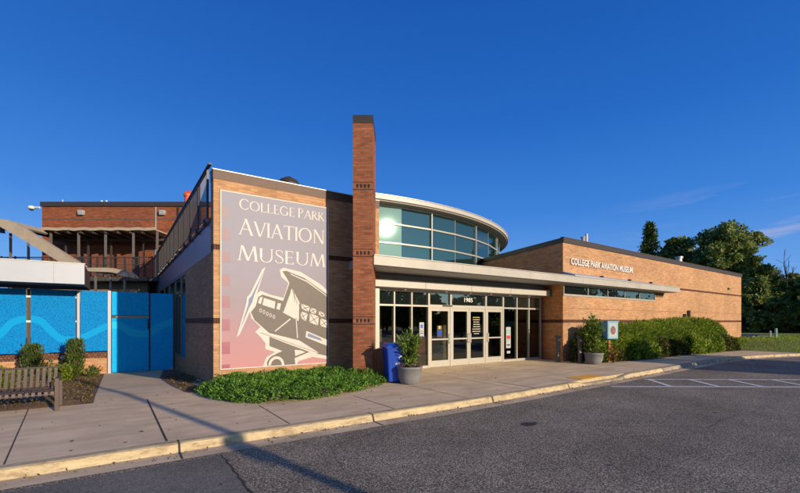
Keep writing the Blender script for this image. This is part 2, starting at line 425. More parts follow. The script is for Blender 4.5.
# road
def bend(u):      # back of kerb line (Y) along X
    pts = [(-40, -4.87), (4.9, -4.865), (7.8, -4.70), (12.3, -4.52), (15.3, -4.32), (19, -4.12), (21.3, -4.15), (24, -4.5), (27.5, -5.42), (31, -7.3), (34, -10), (36.5, -14), (38, -20), (38.5, -40)]
    for (a, b), (c, d) in zip(pts, pts[1:]):
        if u <= c: return b + (d - b) * (u - a) / (c - a)
    return -40
kpts = [(-40, -4.87), (4.9, -4.865), (7.8, -4.70), (12.3, -4.52), (15.3, -4.32), (19, -4.12), (21.3, -4.15), (24, -4.5), (27.5, -5.42), (31, -7.3), (34, -10), (36.5, -14), (38, -20), (38.5, -60)]
road_pts = [(-60, -60)] + [(38.5, -60)] + [(x, y - .1) for x, y in kpts[::-1]] + [(-60, -4.97)]
struct(obj('road', sheet(road_pts, -.13), M_asph))
struct(obj('road_patch', sheet([(-40, -5.5), (-1.6, -5.5), (-.89, -5.52), (-.84, -6.4), (-.95, -7.2), (-.87, -8.6), (-.9, -9.6), (-40, -9.5)], -.126), M_asph2))
# crack sealing line beside the patch
bm = bmesh.new()
pts = [(-.87 + random.uniform(-.02, .02), -5.5 - i * .12) for i in range(34)]
for (a, b), (c, d) in zip(pts, pts[1:]):
    w = random.uniform(.006, .016); bm.faces.new([bm.verts.new(p) for p in ((a - w, b, -.122), (a + w, b, -.122), (c + w, d, -.122), (c - w, d, -.122))])
struct(obj('road_seam', bm, M_joint))
# smooth offset polyline for kerbs
def dens(pts, step=.5):
    out = []
    for (a, b), (c, d) in zip(pts, pts[1:]):
        n = max(1, int(math.hypot(c - a, d - b) / step))
        for i in range(n): out.append((a + (c - a) * i / n, b + (d - b) * i / n))
    out.append(pts[-1]); 
    for _ in range(8):
        out = [out[0]] + [((p[0] + 2 * q[0] + r[0]) / 4, (p[1] + 2 * q[1] + r[1]) / 4) for p, q, r in zip(out, out[1:], out[2:])] + [out[-1]]
    return out
line = dens(kpts, .31)
def offs(line, d):
    o = []
    for i, p in enumerate(line):
        a = line[max(0, i - 1)]; b = line[min(len(line) - 1, i + 1)]
        t = Vector((b[0] - a[0], b[1] - a[1])).normalized(); o.append((p[0] + t.y * d, p[1] - t.x * d))
    return o
def sweep(prof, sel, mat, name):   # prof: (offset outwards, z)
    bm = bmesh.new(); ls = [offs(line, d) for d, z in prof]
    idx = [i for i in range(len(line)) if sel(line[i][0])]
    groups = []; 
    for i in idx:
        if not groups or i != groups[-1][-1] + 1: groups.append([i])
        else: groups[-1].append(i)
    for g in groups:
        rows = [[bm.verts.new((ls[k][i][0], ls[k][i][1], prof[k][1] if not callable(prof[k][1]) else prof[k][1](line[i][0]))) for k in range(len(prof))] for i in g]
        for a, b in zip(rows, rows[1:]):
            for k in range(len(prof) - 1): bm.faces.new((a[k], a[k + 1], b[k + 1], b[k]))
    return struct(obj(name, bm, mat))
def dip(z):                        # dropped kerb by the doors
    return lambda u: z if not (8.3 < u < 11.2) else z - .085 * min(1, (u - 8.3) / .5, (11.2 - u) / .5)
kprof = [(0, -.004), (.015, dip(.002)), (.13, dip(.002)), (.165, dip(-.012)), (.2, -.11), (.205, -.124)]
sweep(kprof, lambda u: u < 14.2, M_curb, 'kerb')
sweep(kprof, lambda u: 13.75 < u < 19.9, M_curb_shade, 'kerb_shaded')  # stretch greyed in its colour for the shade lying on the kerb
sweep(kprof, lambda u: u > 19.45, M_curb, 'kerb_far')
sweep([(.19, -.118), (.52, -.126)], lambda u: True, M_gutter, 'gutter')
# kerb joints
bm = bmesh.new()
for k in range(-6, 13):
    u = -1.33 + 3.05 * k
    y = bend(u)
    prism = [(u - .012, y + .0), (u + .012, y + .0), (u + .012, y - .215), (u - .012, y - .215)]
    z = -.001 if 8.3 < u < 11.2 else .0045
    f = [bm.verts.new((prism[0][0], y, z + .001)), bm.verts.new((prism[1][0], y, z + .001)), bm.verts.new((u + .012, y - .17, z - .004)), bm.verts.new((u - .012, y - .17, z - .004))]
    g = [bm.verts.new((u + .012, y - .215, -.112)), bm.verts.new((u - .012, y - .215, -.112))]
    bm.faces.new(f); bm.faces.new((f[3], f[2], g[0], g[1]))
    h = [bm.verts.new((u + .01, y - .52, -.12)), bm.verts.new((u - .01, y - .52, -.12))]
    bm.faces.new((g[1], g[0], h[0], h[1]))
struct(obj('kerb_joint', bm, M_joint))
# pavement: grid draped on the falling walk
bm = bmesh.new()
us = sorted(set([round(-14 + .5 * i, 3) for i in range(0, 105)]))
cols = []
for u in us:
    yb = bend(u); top = 12 if u < 4 else (1.2 if u < 13.4 else -.9 + .0)
    if u >= 13.5: top = -.8
    n = 24; cols.append([bm.verts.new((u, yb + (top - yb) * j / n, gz(u, yb + (top - yb) * j / n))) for j in range(n + 1)])
for a, b in zip(cols, cols[1:]):
    for i in range(len(a) - 1): bm.faces.new((a[i], b[i], b[i + 1], a[i + 1]))
struct(obj('pavement', bm, M_walk, smooth=True))
# joints between the slabs
bm = bmesh.new()
def joint(x, y0, y1, w=.007, x2=None):
    x2 = x if x2 is None else x2
    n = 8
    for i in range(n):
        a, b = y0 + (y1 - y0) * i / n, y0 + (y1 - y0) * (i + 1) / n; xa, xb = x + (x2 - x) * i / n, x + (x2 - x) * (i + 1) / n
        bm.faces.new([bm.verts.new(p) for p in ((xa - w, a, gz(xa, a) + .004), (xa + w, a, gz(xa, a) + .004), (xb + w, b, gz(xb, b) + .004), (xb - w, b, gz(xb, b) + .004))])
def jointx(x0, x1, y, w=.006):
    bm.faces.new([bm.verts.new(p) for p in ((x0, y - w, gz(x0, y) + .0045), (x1, y - w, gz(x1, y) + .0045), (x1, y + w, gz(x1, y) + .0045), (x0, y + w, gz(x0, y) + .0045))])
joint(-3.1, -4.85, -1.0, .008, -3.4); joint(-1.46, -4.85, -1.15, .013, -1.5); joint(.27, -4.85, -3.1); joint(2.3, -4.85, -3.2)
joint(4.2, -4.85, -2.2); joint(6.1, -4.75, .1); joint(8.3, -4.6, -3.2, .006); joint(10.9, -4.6, .1); joint(-5.4, -4.85, -1.0); joint(-7.5, -4.85, -1)
joint(13.4, -4.4, -2.4); joint(15.9, -4.3, -2.9); joint(18.4, -4.2, -2.8); joint(21, -4.2, -2.6); joint(23.6, -4.5, -2.8)
joint(6.52, -4.8, -3.6, .014)
jointx(4.2, 13.2, -2.2); jointx(4.2, 13.6, -3.5, .004)
struct(obj('pavement_joint', bm, M_joint))
bm = bmesh.new()
for _ in range(90):
    x, y = random.uniform(-5, 14), random.uniform(-4.7, -.3); r_ = random.uniform(.008, .022)
    if x < 4 and y > -3.3 and x > -.8: continue
    if x < -2.3 and y > -1.1: continue
    bm.faces.new([bm.verts.new((x + r_ * math.cos(t), y + r_ * math.sin(t), gz(x, y) + .005)) for t in [i * math.pi / 4 for i in range(8)]])
struct(obj('pavement_spots', bm, M_joint))
# tactile strip
bm = sheet([(8.75, -4.52), (8.75, -5.0 + .2), (9.9, -4.75), (9.9, -4.2)], .006); bm.free()
bm = bmesh.new(); box(bm, 8.85, 10.05, -4.62, -4.1, .0, .008)
for i in range(12):
    for j in range(5): lathe(bm, [(.022, .008), (.018, .014), (.008, .016)], 6, 8.91 + i * .098, -4.56 + j * .1)
struct(obj('tactile_paving', bm, M_tact))
# white hatch marks
bm = bmesh.new()
def strip(p, q, w=.055, z=-.1255):
    p, q = Vector(p), Vector(q); t = (q - p).normalized(); n = Vector((-t.y, t.x)) * w
    bm.faces.new([bm.verts.new((a.x, a.y, z)) for a in (p - n, q - n, q + n, p + n)])
A0, A1 = (9.1, -5.34), (20.0, -13.0); B0, B1 = (11.35, -5.15), (22.0, -12.85)
strip(A0, A1, .065); strip(B0, B1, .06)
for a, b in (((11.39, -5.25), (10.45, -6.25)), ((12.41, -5.95), (11.48, -7.02)), ((13.38, -6.64), (12.44, -7.72)), ((14.45, -7.38), (13.5, -8.45)), ((15.6, -8.2), (14.6, -9.2)), ((16.7, -9.0), (15.7, -10))):
    strip(a, b, .065, -.1215)
struct(obj('road_marking', bm, M_line))
bm = bmesh.new()
ps = []
for i in range(20):
    t = 2 * math.pi * i / 20; r = 1 + random.uniform(-.18, .18); ps.append((3.86 + .17 * r * math.cos(t), -6.72 + .11 * r * math.sin(t)))
bm.faces.new([bm.verts.new((x, y, -.1255)) for x, y in ps])
struct(obj('oil_stain', bm, M_stain))
bm = bmesh.new()
for cx_, cy2, rx_, ry_ in ((7.6, -8.2, .07, .05), (8.3, -8.6, .05, .03), (5.2, -7.6, .04, .03), (2.4, -6.1, .05, .03), (11.5, -9.4, .12, .06)):
    bm.faces.new([bm.verts.new((cx_ + rx_ * math.cos(t) * random.uniform(.7, 1.2), cy2 + ry_ * math.sin(t) * random.uniform(.7, 1.2), -.1255)) for t in [2 * math.pi * i / 12 for i in range(12)]])
struct(obj('road_spots', bm, M_joint))
# lawn beyond the hedge: domed
bm = bmesh.new(); n = 26; g = []
for i in range(n + 1):
    row = []
    for j in range(n + 1):
        u = 27.3 + 40 * i / n; y0 = bend(u) + .02 if u < 38.4 else -60 + 0; y0 = max(y0, -26); y = y0 + (30 - y0) * (j / n) ** 1.6
        dz = .42 * max(0, min(1, (y - y0 - 1.0) / 2.5)) * max(0, min(1, (u - 29.0) / 3))
        row.append(bm.verts.new((u, y, .004 + dz)))
    g.append(row)
for i in range(n):
    for j in range(n): bm.faces.new((g[i][j], g[i + 1][j], g[i + 1][j + 1], g[i][j + 1]))
struct(obj('lawn', bm, M_lawn, smooth=True))
P = np.stack([rng.uniform(28.2, 46, 26000), rng.uniform(-8, 4, 26000), np.zeros(26000)], 1)
keep = [i for i in range(len(P)) if P[i, 1] > bend(P[i, 0]) + .6]
P = P[keep]
for p in P:
    y0 = bend(p[0]); p[2] = .42 * max(0, min(1, (p[1] - y0 - 1.0) / 2.5)) * max(0, min(1, (p[0] - 29.0) / 3))
o = obj('grass', leaves(P, .10, 6, up=np.array([0, 0, 1.]), spread=.35), LG_grass); o['kind'] = 'stuff'; o['label'] = 'short mown grass on the low bank past the end of the brick wing'; o['category'] = 'grass'
P = []
for k in range(900):
    u = random.uniform(-6, 26); P.append((u, bend(u) - .22 - abs(random.gauss(0, .12)), -.118))
P += [(random.uniform(-6, 13), random.uniform(-4.7, .0), .004) for _ in range(120)]
P += [(random.uniform(-6, 20), random.uniform(-9.5, -5.2), -.126) for _ in range(40)]
o = obj('fallen_leaves', leaves(np.array(P), .035, 1.6, up=np.array([0, 0, .05]), spread=1), LG_dry); o['kind'] = 'stuff'; o['label'] = 'scattered small dry leaves and grit along the kerb'; o['category'] = 'leaves'
# mulch beds
def bedgrid(name, x0, x1, y0, y1, h=.03):
    bm = bmesh.new(); nx, ny = 24, 30
    gg = [[bm.verts.new((x0 + (x1 - x0) * i / nx, y0 + (y1 - y0) * j / ny, gz(x0 + (x1 - x0) * i / nx, y0 + (y1 - y0) * j / ny) + .008 + (h * random.uniform(.2, 1) if 0 < i < nx and 0 < j < ny else 0))) for j in range(ny + 1)] for i in range(nx + 1)]
    for i in range(nx):
        for j in range(ny): bm.faces.new((gg[i][j], gg[i + 1][j], gg[i + 1][j + 1], gg[i][j + 1]))
    return struct(obj(name, bm, M_mulch))
bedgrid('planting_bed', -12, -2.42, -1.0, 7.8, .06)
bm = bmesh.new()
mp_ = [(-.02, -.45), (-.45, -.9), (-.72, -.6), (-.84, .8), (-.9, 3.9), (-.5, 7.7), (-.02, 7.7)]
bm.faces.new([bm.verts.new((x, y, gz(x, y) + .012)) for x, y in mp_]); bm.normal_update(); bmesh.ops.triangulate(bm, faces=bm.faces)
struct(obj('mulch_strip', bm, M_mulch))
bm = bmesh.new()
bm.faces.new([bm.verts.new((x, y, .006)) for x, y in ((13.36, -.9), (13.36, -1.35), (13.9, -2.35), (16.8, -2.85), (22, -2.5), (28, -3.2), (36, -2.4), (36.5, -.1))])
struct(obj('flower_bed_soil', bm, M_mulch))
# leaf litter on the left bed
P = np.stack([rng.uniform(-7, -2.5, 12000), rng.uniform(-.95, 6.5, 12000), np.zeros(12000)], 1)
for p in P: p[2] = gz(p[0], p[1]) + .03
o = obj('ground_cover', leaves(P, .05, 2, up=np.array([0, 0, .6]), spread=.8), LG_dry); o['kind'] = 'stuff'; o['label'] = 'low dry brown ground cover and litter in the bed behind the bench'; o['category'] = 'ground cover'
P = np.stack([rng.uniform(-.9, 0, 900), rng.uniform(-.6, 5, 900), np.zeros(900)], 1)
P = P[P[:, 0] > -.75]
for p in P: p[2] = gz(p[0], p[1]) + .015
o = obj('leaf_litter', leaves(P, .05, 1.6, spread=1), LG_dry); o['kind'] = 'stuff'; o['label'] = 'bark chips and litter in the shaded strip beside the side wall'; o['category'] = 'mulch'

# ------------------------------------------------------------------ MUSEUM
MUS = root('museum_building', 'low tan brick museum with curved glass rotunda, flat entrance canopy and long side wing', 'building')
FX1 = 5.0
# front block : screen wall with a return down the left side
obj('front_wall', bx(0, 4.95, 0, .353, -.1, 5.3), M_brick, MUS)
obj('parapet', boxes([(-.012, 4.95, -.012, .36, 5.3, 5.53)]), M_parapet, MUS)
obj('coping', bx(-.03, 4.95, -.03, .38, 5.53, 5.552), M_white, MUS)
obj('wall', bx(0.012, .35, .353, 5.33, -.6, 3.45), M_brick_shade, MUS)
o = obj('side_band', boxes([(-.0, .01, .356, 5.33, 1.60, 1.75)]), M_band, MUS); 
obj('front_band', boxes([(-.006, 4.95, -.006, .3, 1.60, 1.74)]), M_band, MUS)
obj('front_band', boxes([(-.006, 4.95, -.006, .3, 3.49, 3.63)]), M_band, MUS)
obj('corner_pier', boxes([(-.004, .3, .005, .352, -.1, 5.29)]), M_brick_shade, MUS)
# side upper metal fascia and terrace slab
obj('metal_fascia', bx(0, .3, .353, 20, 3.45, 4.27), M_fascia, MUS)
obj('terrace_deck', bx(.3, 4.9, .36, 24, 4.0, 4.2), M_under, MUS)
obj('terrace_edge', bx(-.05, .1, .353, 20, 4.275, 4.36), M_parapet, MUS)
# small clamps along the slab edge
for i in range(14):
    y = .8 + i * 1.36
    obj('rail_bracket', bx(-.11, -.051, y, y + .12, 4.24, 4.40), M_capdark, MUS)
obj('inner_wall', bx(.36, 4.9, 19, 19.2, -.5, 4.0), M_intw, MUS)
# windows of the side wall behind the gates
for i, (a, b) in enumerate(((5.33, 6.6), (6.7, 8.6), (8.7, 11), (11.1, 13.6), (13.7, 16.5), (16.6, 19.8))):
    w = obj('window', boxes([(0.02, .12, a, a + .07, -.5, 3.45), (0.02, .12, b - .0, b + .1, -.5, 3.45), (.02, .12, a + .07, b, 3.38, 3.45), (.02, .12, a + .07, b, .25, .33)]), M_post, MUS)
    obj('pane', bx(.05, .07, a + .07, b, .33, 3.38), M_glassB, w)
obj('window_plinth', bx(.01, .3, 5.33, 19.9, -.6, .25), M_brick_shade, MUS)
# terrace railing on the side
def side_bay(y0, y1, parent):
    bm = bmesh.new()
    box(bm, -.03, .0, y0, y1, 5.69, 5.75); box(bm, -.02, 0, y0, y1, 4.48, 4.52)
    n = int((y1 - y0) / .11)
    for i in range(1, n): y = y0 + (y1 - y0) * i / n; box(bm, -.016, -.006, y - .006, y + .006, 4.52, 5.69)
    return obj('railing_panel', bm, M_rail, parent)
for i in range(12):
    y0 = .75 + i * 1.55
    side_bay(y0, y0 + 1.5, MUS)
    obj('railing_post', boxes([(-.045, .01, y0 - .05, y0, 4.3, 5.78)]), M_rail, MUS)
obj('handrail', boxes([(-.06, .02, .355, 19.4, 5.76, 5.80)]), M_capdark, MUS)
# mesh infill: perforated sheet inside the railing
def mesh_mat():
    m, nt, out = new_mat('rail_mesh')
    b = N(nt, 'ShaderNodeBsdfPrincipled', i_Roughness=.5); b.inputs['Base Color'].default_value = (.045, .042, .055, 1)
    t = N(nt, 'ShaderNodeBsdfTransparent'); mx = N(nt, 'ShaderNodeMixShader'); mx.inputs[0].default_value = .5
    nt.links.new(t.outputs[0], mx.inputs[1]); nt.links.new(b.outputs[0], mx.inputs[2]); nt.links.new(mx.outputs[0], out.inputs[0]); return m
M_meshi = mesh_mat()
obj('railing_mesh', bx(.004, .008, 1.9, 19.3, 4.5, 5.7), M_meshi, MUS)
# rooftop hood seen over the parapet
bm = bmesh.new(); lathe(bm, [(.62, 8.4), (.62, 8.95), (.45, 9.2), (.12, 9.38)], 20, 5.55, 10.2)
obj('roof_hood', bm, M_capdark, MUS, smooth=False)
obj('upper_roof', boxes([(5.0, 9, 9.0, 14, 4, 8.4)]), M_brick_shade, MUS)
# pylon (turned towards the road, parallel to the rear block)
PY = bpy.data.objects.new('pylon', None)
cy_, sy_ = math.cos(R(-YAW)), math.sin(R(-YAW))
def rot(x, y, ox, oy): return (ox + x * cy_ - y * sy_, oy + x * sy_ + y * cy_)
pyl = bpy.data.objects.new('x', None); bpy.data.objects.remove(pyl); bpy.data.objects.remove(PY)
PX, PYY = 3.379, -1.167
def rbox(bm, x0, x1, y0, y1, z0, z1):
    c = [rot(x, y, PX, PYY) for x, y in ((x0, y0), (x1, y0), (x1, y1), (x0, y1))]
    prism_z(bm, c, z0, z1)
bm = bmesh.new(); rbox(bm, 0, .553, 0, 1.25, -.1, 7.16); PYL = obj('pylon', bm, M_brickred, MUS)
bm = bmesh.new(); rbox(bm, -.008, .561, -.008, 1.26, 7.16, 7.39); obj('pylon_cap', bm, M_capdark, PYL)
for zc in (1.68, 3.56, 5.42):
    bm = bmesh.new(); rbox(bm, -.004, .557, -.004, 1.2, zc - .115, zc - .085); rbox(bm, -.004, .557, -.004, 1.2, zc + .09, zc + .11); obj('pylon_course', bm, M_band, PYL)
    for k in range(4):
        bm = bmesh.new(); rbox(bm, .1 + k * .105, .15 + k * .105, -.009, .01, zc - .05, zc + .045); obj('pylon_recess', bm, M_blk, PYL)
# wall behind the pylon, closing to the storefront
obj('pier', bx(4.62, 4.9, -.1, .0, 0, 2.757), M_alu, MUS)
# ---- entrance
SV = .2
obj('entry_lintel', bx(4.95, 13.6, .12, .5, 2.71, 3.215), M_soffit, MUS)
obj('entry_beam', bx(4.55, 13.42, -.32, .11, 2.757, 2.99), M_beam, MUS)
obj('beam_seam', boxes([(x, x + .012, -.3235, -.319, 2.757, 2.99) for x in (6.6, 8.75, 10.9)]), M_under, MUS)
for x in (5.9, 7.7, 8.9, 10.0, 11.1, 12.3):
    bm = bmesh.new(); cyl(bm, (x, -.1, 2.70), (x, -.1, 2.757), .05, .06, 12); obj('downlight', bm, M_alu, MUS)
# flat canopy
cn = obj('canopy', bx(3.86, 23.2, -1.5, .9, 3.235, 3.495), M_concrete, MUS)
obj('canopy_soffit', bx(3.95, 23.1, -1.4, .45, 3.222, 3.234), M_soffit, cn)
obj('canopy_seam', boxes([(x, x + .01, -1.5035, -1.49, 3.235, 3.495) for x in (7.2, 10.6, 14.0, 17.4, 20.8)]), M_soffit, cn)
obj('canopy_flashing', bx(3.86, 23.22, -1.53, -1.4, 3.495, 3.52), M_white, cn)
# roof behind the canopy up to the rotunda
bm = bmesh.new(); prism_z(bm, [(3.9, .9), (13.7, .9), (15.2, 5.6), (7.4, 4.3), (4.5, 3.8)], 3.24, 3.45); obj('entry_roof', bm, M_concrete, MUS)
# lobby interior
obj('interior_floor', bx(4.3, 17, .26, 9, -.3, -.03), M_intf, MUS)
obj('interior_wall', boxes([(4.3, 17, 9, 9.2, -.3, 3.2), (4.2, 4.5, .5, 9, -.3, 3.2), (14.6, 14.8, .6, 9, -.3, 3.2)]), M_intw, MUS)
obj('interior_ceiling', bx(4.5, 14.6, .55, 9, 2.9, 2.95), M_intw, MUS)
for x, y in ((6.9, 3.2), (10.4, 3.2), (14.0, 3.4), (8.6, 6.2)):
    bm = bmesh.new(); cyl(bm, (x, y, -.03), (x, y, 2.9), .12, .12, 16); obj('interior_column', bm, M_col, MUS, smooth=True)
obj('ceiling_lamp', boxes([(x, x + .6, y, y + .15, 2.86, 2.899) for x in (6, 8.2, 10.4, 12.6) for y in (1.6, 4.2)]), M_paper, MUS)
obj('interior_desk', boxes([(9.4, 12.4, 5.6, 6.2, -.03, 1.05), (9.3, 12.5, 5.5, 6.3, 1.05, 1.1)]), M_wood, MUS)
# storefront frame: posts, transom bars, glass
posts = [4.97, 5.64, 6.365, 7.12, 8.153, 9.99, 10.99, 11.835, 12.615, 13.42]
TZ = 2.2
for i, x in enumerate(posts):
    w = .05 if x in (5.64, 6.365, 11.835, 12.615, 13.42, 4.97) else .075
    obj('mullion', bx(x - w / 2, x + w / 2, SV - .06, SV + .08, -.02, 2.71), M_alu, MUS)
for a, b in zip(posts, posts[1:]):
    wa = .05 if a in (5.64, 6.365, 11.835, 12.615, 13.42, 4.97) else .075; wb = .05 if b in (5.64, 6.365, 11.835, 12.615, 13.42, 4.97) else .075
    x0, x1 = a + wa / 2, b - wb / 2
    thick = .11 if 7 < a < 10.9 else .06
    obj('transom', bx(x0, x1, SV - .055, SV + .07, TZ - thick / 2, TZ + thick / 2), M_alu, MUS)
    wn = obj('window', boxes([(x0, x1, SV - .05, SV + .06, 2.67, 2.71)]), M_alu, MUS)
    obj('pane', bx(x0, x1, SV, SV + .012, TZ + thick / 2, 2.67), M_glassT, wn)
    if not (7 < a < 10.9):
        wn = obj('window', boxes([(x0, x1, SV - .05, SV + .06, 0, .09)]), M_alu, MUS)
        obj('pane', bx(x0, x1, SV, SV + .012, .09, TZ - thick / 2), M_glassS, wn)
# doors
def door(x0, x1, hinge_left, plate=None):
    st = .085
    d = obj('door', boxes([(x0, x0 + st, SV - .045, SV + .02, .01, TZ - .06), (x1 - st, x1, SV - .045, SV + .02, .01, TZ - .06), (x0 + st, x1 - st, SV - .045, SV + .02, 2.03, TZ - .06),
                           (x0 + st, x1 - st, SV - .045, SV + .02, .01, .24), (x0 + st, x1 - st, SV - .045, SV + .02, .98, 1.03)]), M_alu, MUS)
    obj('pane', bx(x0 + st, x1 - st, SV - .012, SV, .24, 2.03), M_glassS, d)
    hx = x1 - st / 2 if hinge_left else x0 + st / 2
    bm = bmesh.new(); cyl(bm, (hx, SV - .11, .85), (hx, SV - .11, 1.2), .014, .014, 8); cyl(bm, (hx, SV - .11, .87), (hx, SV - .045, .87), .012, .012, 8); cyl(bm, (hx, SV - .11, 1.18), (hx, SV - .045, 1.18), .012, .012, 8)
    obj('handle', bm, M_alu, d)
door(7.16, 8.11, True); door(8.195, 9.065, True); door(9.075, 9.95, False); door(10.03, 10.95, False)
obj('door_closer', bx(7.75, 8.2, SV - .09, SV - .056, TZ - .0, TZ + .045), M_blk, MUS)
obj('threshold', bx(4.95, 13.45, .08, .3, -.1, -.004), M_gutter, MUS)
# text helper using the built-in face
def text_mesh(body, size, depth=0, bold=0):
    cu = bpy.data.curves.new('t', 'FONT'); cu.body = body; cu.size = size; cu.extrude = depth; cu.offset = bold; cu.resolution_u = 3
    to = bpy.data.objects.new('t', cu); COL.objects.link(to)
    dg = bpy.context.evaluated_depsgraph_get(); me = bpy.data.meshes.new_from_object(to.evaluated_get(dg))
    bpy.data.objects.remove(to); bpy.data.curves.remove(cu); return me
def place_text(name, body, x0, x1, z0, z1, y, mat, parent, depth=.004, bold=0, rz=0):
    me = text_mesh(body, 1, depth, bold)
    co = [v.co for v in me.vertices]; mx, Mx = min(c.x for c in co), max(c.x for c in co); mz, Mz = min(c.y for c in co), max(c.y for c in co)
    for v in me.vertices:
        a = x0 + (v.co.x - mx) / (Mx - mx) * (x1 - x0); b = z0 + (v.co.y - mz) / (Mz - mz) * (z1 - z0)
        v.co = (a, y - v.co.z, b)
    return obj(name, me, mat, parent)
place_text('house_number', '1985', 8.86, 9.3, 2.39, 2.55, SV - .012, M_letter, MUS, .003, .01)
# ---- rotunda
RC = (9.877, 18.097); RG = 13.95; RR = 14.5
def cp(a, r): return (RC[0] + r * math.cos(R(a)), RC[1] + r * math.sin(R(a)))
am = [-100.3, -94.82, -87.72, -80.7, -72.95, -65.5, -57.6, -50, -42]
ROT = obj('rotunda_wall', (lambda b: (prism_z(b, [cp(a, RG - .25) for a in np.linspace(-101.0, -20, 60)] + [cp(a, RG - .6) for a in np.linspace(-20, -101.0, 60)], 2.96, 4.2), b)[1])(bmesh.new()), M_beam, MUS)
bars = (4.3, 5.19, 6.06, 6.86)
for i, (a, b) in enumerate(zip(am, am[1:])):
    p, q = cp(a, RG), cp(b, RG)
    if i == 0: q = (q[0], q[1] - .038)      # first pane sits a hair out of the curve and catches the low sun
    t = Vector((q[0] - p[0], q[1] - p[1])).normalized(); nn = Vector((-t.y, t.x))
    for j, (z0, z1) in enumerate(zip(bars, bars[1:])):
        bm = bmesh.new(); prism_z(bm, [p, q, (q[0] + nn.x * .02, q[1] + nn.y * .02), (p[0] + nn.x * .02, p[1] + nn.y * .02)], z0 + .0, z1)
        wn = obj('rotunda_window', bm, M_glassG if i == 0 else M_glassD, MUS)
    # sill + top infill bars
    for z in bars:
        bm = bmesh.new(); o1 = -nn * .06; hh = .035 if z != 4.3 else .05
        prism_z(bm, [(p[0] + o1.x, p[1] + o1.y), (q[0] + o1.x, q[1] + o1.y), (q[0] + nn.x * .06, q[1] + nn.y * .06), (p[0] + nn.x * .06, p[1] + nn.y * .06)], z - hh, z + hh)
        obj('rotunda_rail', bm, M_alu, MUS)
for i, a in enumerate(am):
    if i in (1, 3, 5, 7): r_, wd = RG + .012, .012
    else: r_, wd = RG + .085, .035
    c = Vector(cp(a, RG)); rad = Vector((math.cos(R(a)), math.sin(R(a)))); tn = Vector((-rad.y, rad.x))
    bm = bmesh.new(); prism_z(bm, [tuple(c + rad * (r_ - RG) - tn * wd), tuple(c + rad * (r_ - RG) + tn * wd), tuple(c - rad * .08 + tn * wd), tuple(c - rad * .08 - tn * wd)], 4.22, 6.9)
    obj('rotunda_mullion', bm, M_alu if i not in (1, 3, 5, 7) else M_soffit, MUS)
# left jamb
bm = bmesh.new(); prism_z(bm, [cp(-100.35, RG + .09), cp(-102.2, RG + .09), cp(-102.2, RG - .4), cp(-100.35, RG - .4)], 3.5, 6.9); obj('rotunda_jamb', bm, M_beam, MUS)
# rim : deep fascia, soffit, white coping, plus stepped upper roof
arc = list(np.linspace(-103, 60, 140))
def annulus(r0, r1, z0, z1, a=arc):
    bm = bmesh.new(); prism = [cp(t, r1) for t in a] + [cp(t, r0) for t in a[::-1]]
    lo = [[bm.verts.new((*cp(t, r), z)) for t in a] for r, z in ((r0, z0), (r1, z0), (r1, z1), (r0, z1))]
    for k in range(4):
        A, B = lo[k], lo[(k + 1) % 4]
        for i in range(len(a) - 1): bm.faces.new((A[i], A[i + 1], B[i + 1], B[i]))
    bm.faces.new([lo[k][0] for k in range(4)]); bm.faces.new([lo[k][-1] for k in range(4)]); return bm
M_rimsof = plain('rim_soffit', (.33, .27, .21), .6)
obj('roof_soffit', annulus(RG - .5, RR - .08, 6.9, 6.96), M_rimsof, MUS)
obj('roof_rim', annulus(RG - .6, RR, 6.965, 7.14), M_beam, MUS)
obj('roof_coping', annulus(RG - .6, RR + .03, 7.143, 7.18), M_white, MUS)
obj('roof_coping', annulus(RG - 1.2, RG - .2, 7.183, 7.30, list(np.linspace(-103, -93, 16))), M_white, MUS)
bm = bmesh.new(); prism_z(bm, [cp(t, RG - .55) for t in np.linspace(-103, 60, 60)] + [RC], 6.97, 7.1); obj('rotunda_roof', bm, M_concrete, MUS)
for px_, py_, zz in ((11.4, 4.9, 7.18), (15.7, 5.2, 7.18)):
    bm = bmesh.new(); cyl(bm, (px_, py_, zz - .1), (px_, py_, zz + .35), .012, .006, 6); obj('roof_rod', bm, M_alu, MUS)
# ---- brick wing
WR = R(1.49)
WG = bpy.data.objects.new('wing', None)
wc, ws = math.cos(WR), math.sin(WR)
def W(s, d): return (13.351 + s * wc - d * ws, -1.0 + s * ws + d * wc)
def wbox(bm, s0, s1, d0, d1, z0, z1): prism_z(bm, [W(s0, d0), W(s1, d0), W(s1, d1), W(s0, d1)], z0, z1)
bpy.data.objects.remove(WG)
WL = 23.1
retdir = Vector((.240, .970)).normalized()
e = Vector(W(0, 0)) + retdir * 9.5
bm = bmesh.new(); prism_z(bm, [W(0, 0), W(WL, 0), W(WL, 14), (e.x, e.y + 3), (e.x, e.y)], -.4, 4.96)
WING = obj('wing_wall', bm, M_brick, MUS)
bm = bmesh.new(); prism_z(bm, [W(-.04, -.05), W(WL + .05, -.05), W(WL + .05, 14.05), (e.x, e.y + 3), (e.x - .06, e.y)], 4.96, 5.165); obj('wing_cap', bm, M_capdark, MUS)
bm = bmesh.new(); prism_z(bm, [W(-.06, -.07), W(WL + .07, -.07), W(WL + .07, 0.1), W(-.06, .1)], 5.168, 5.185); obj('wing_coping', bm, M_parapet, MUS)
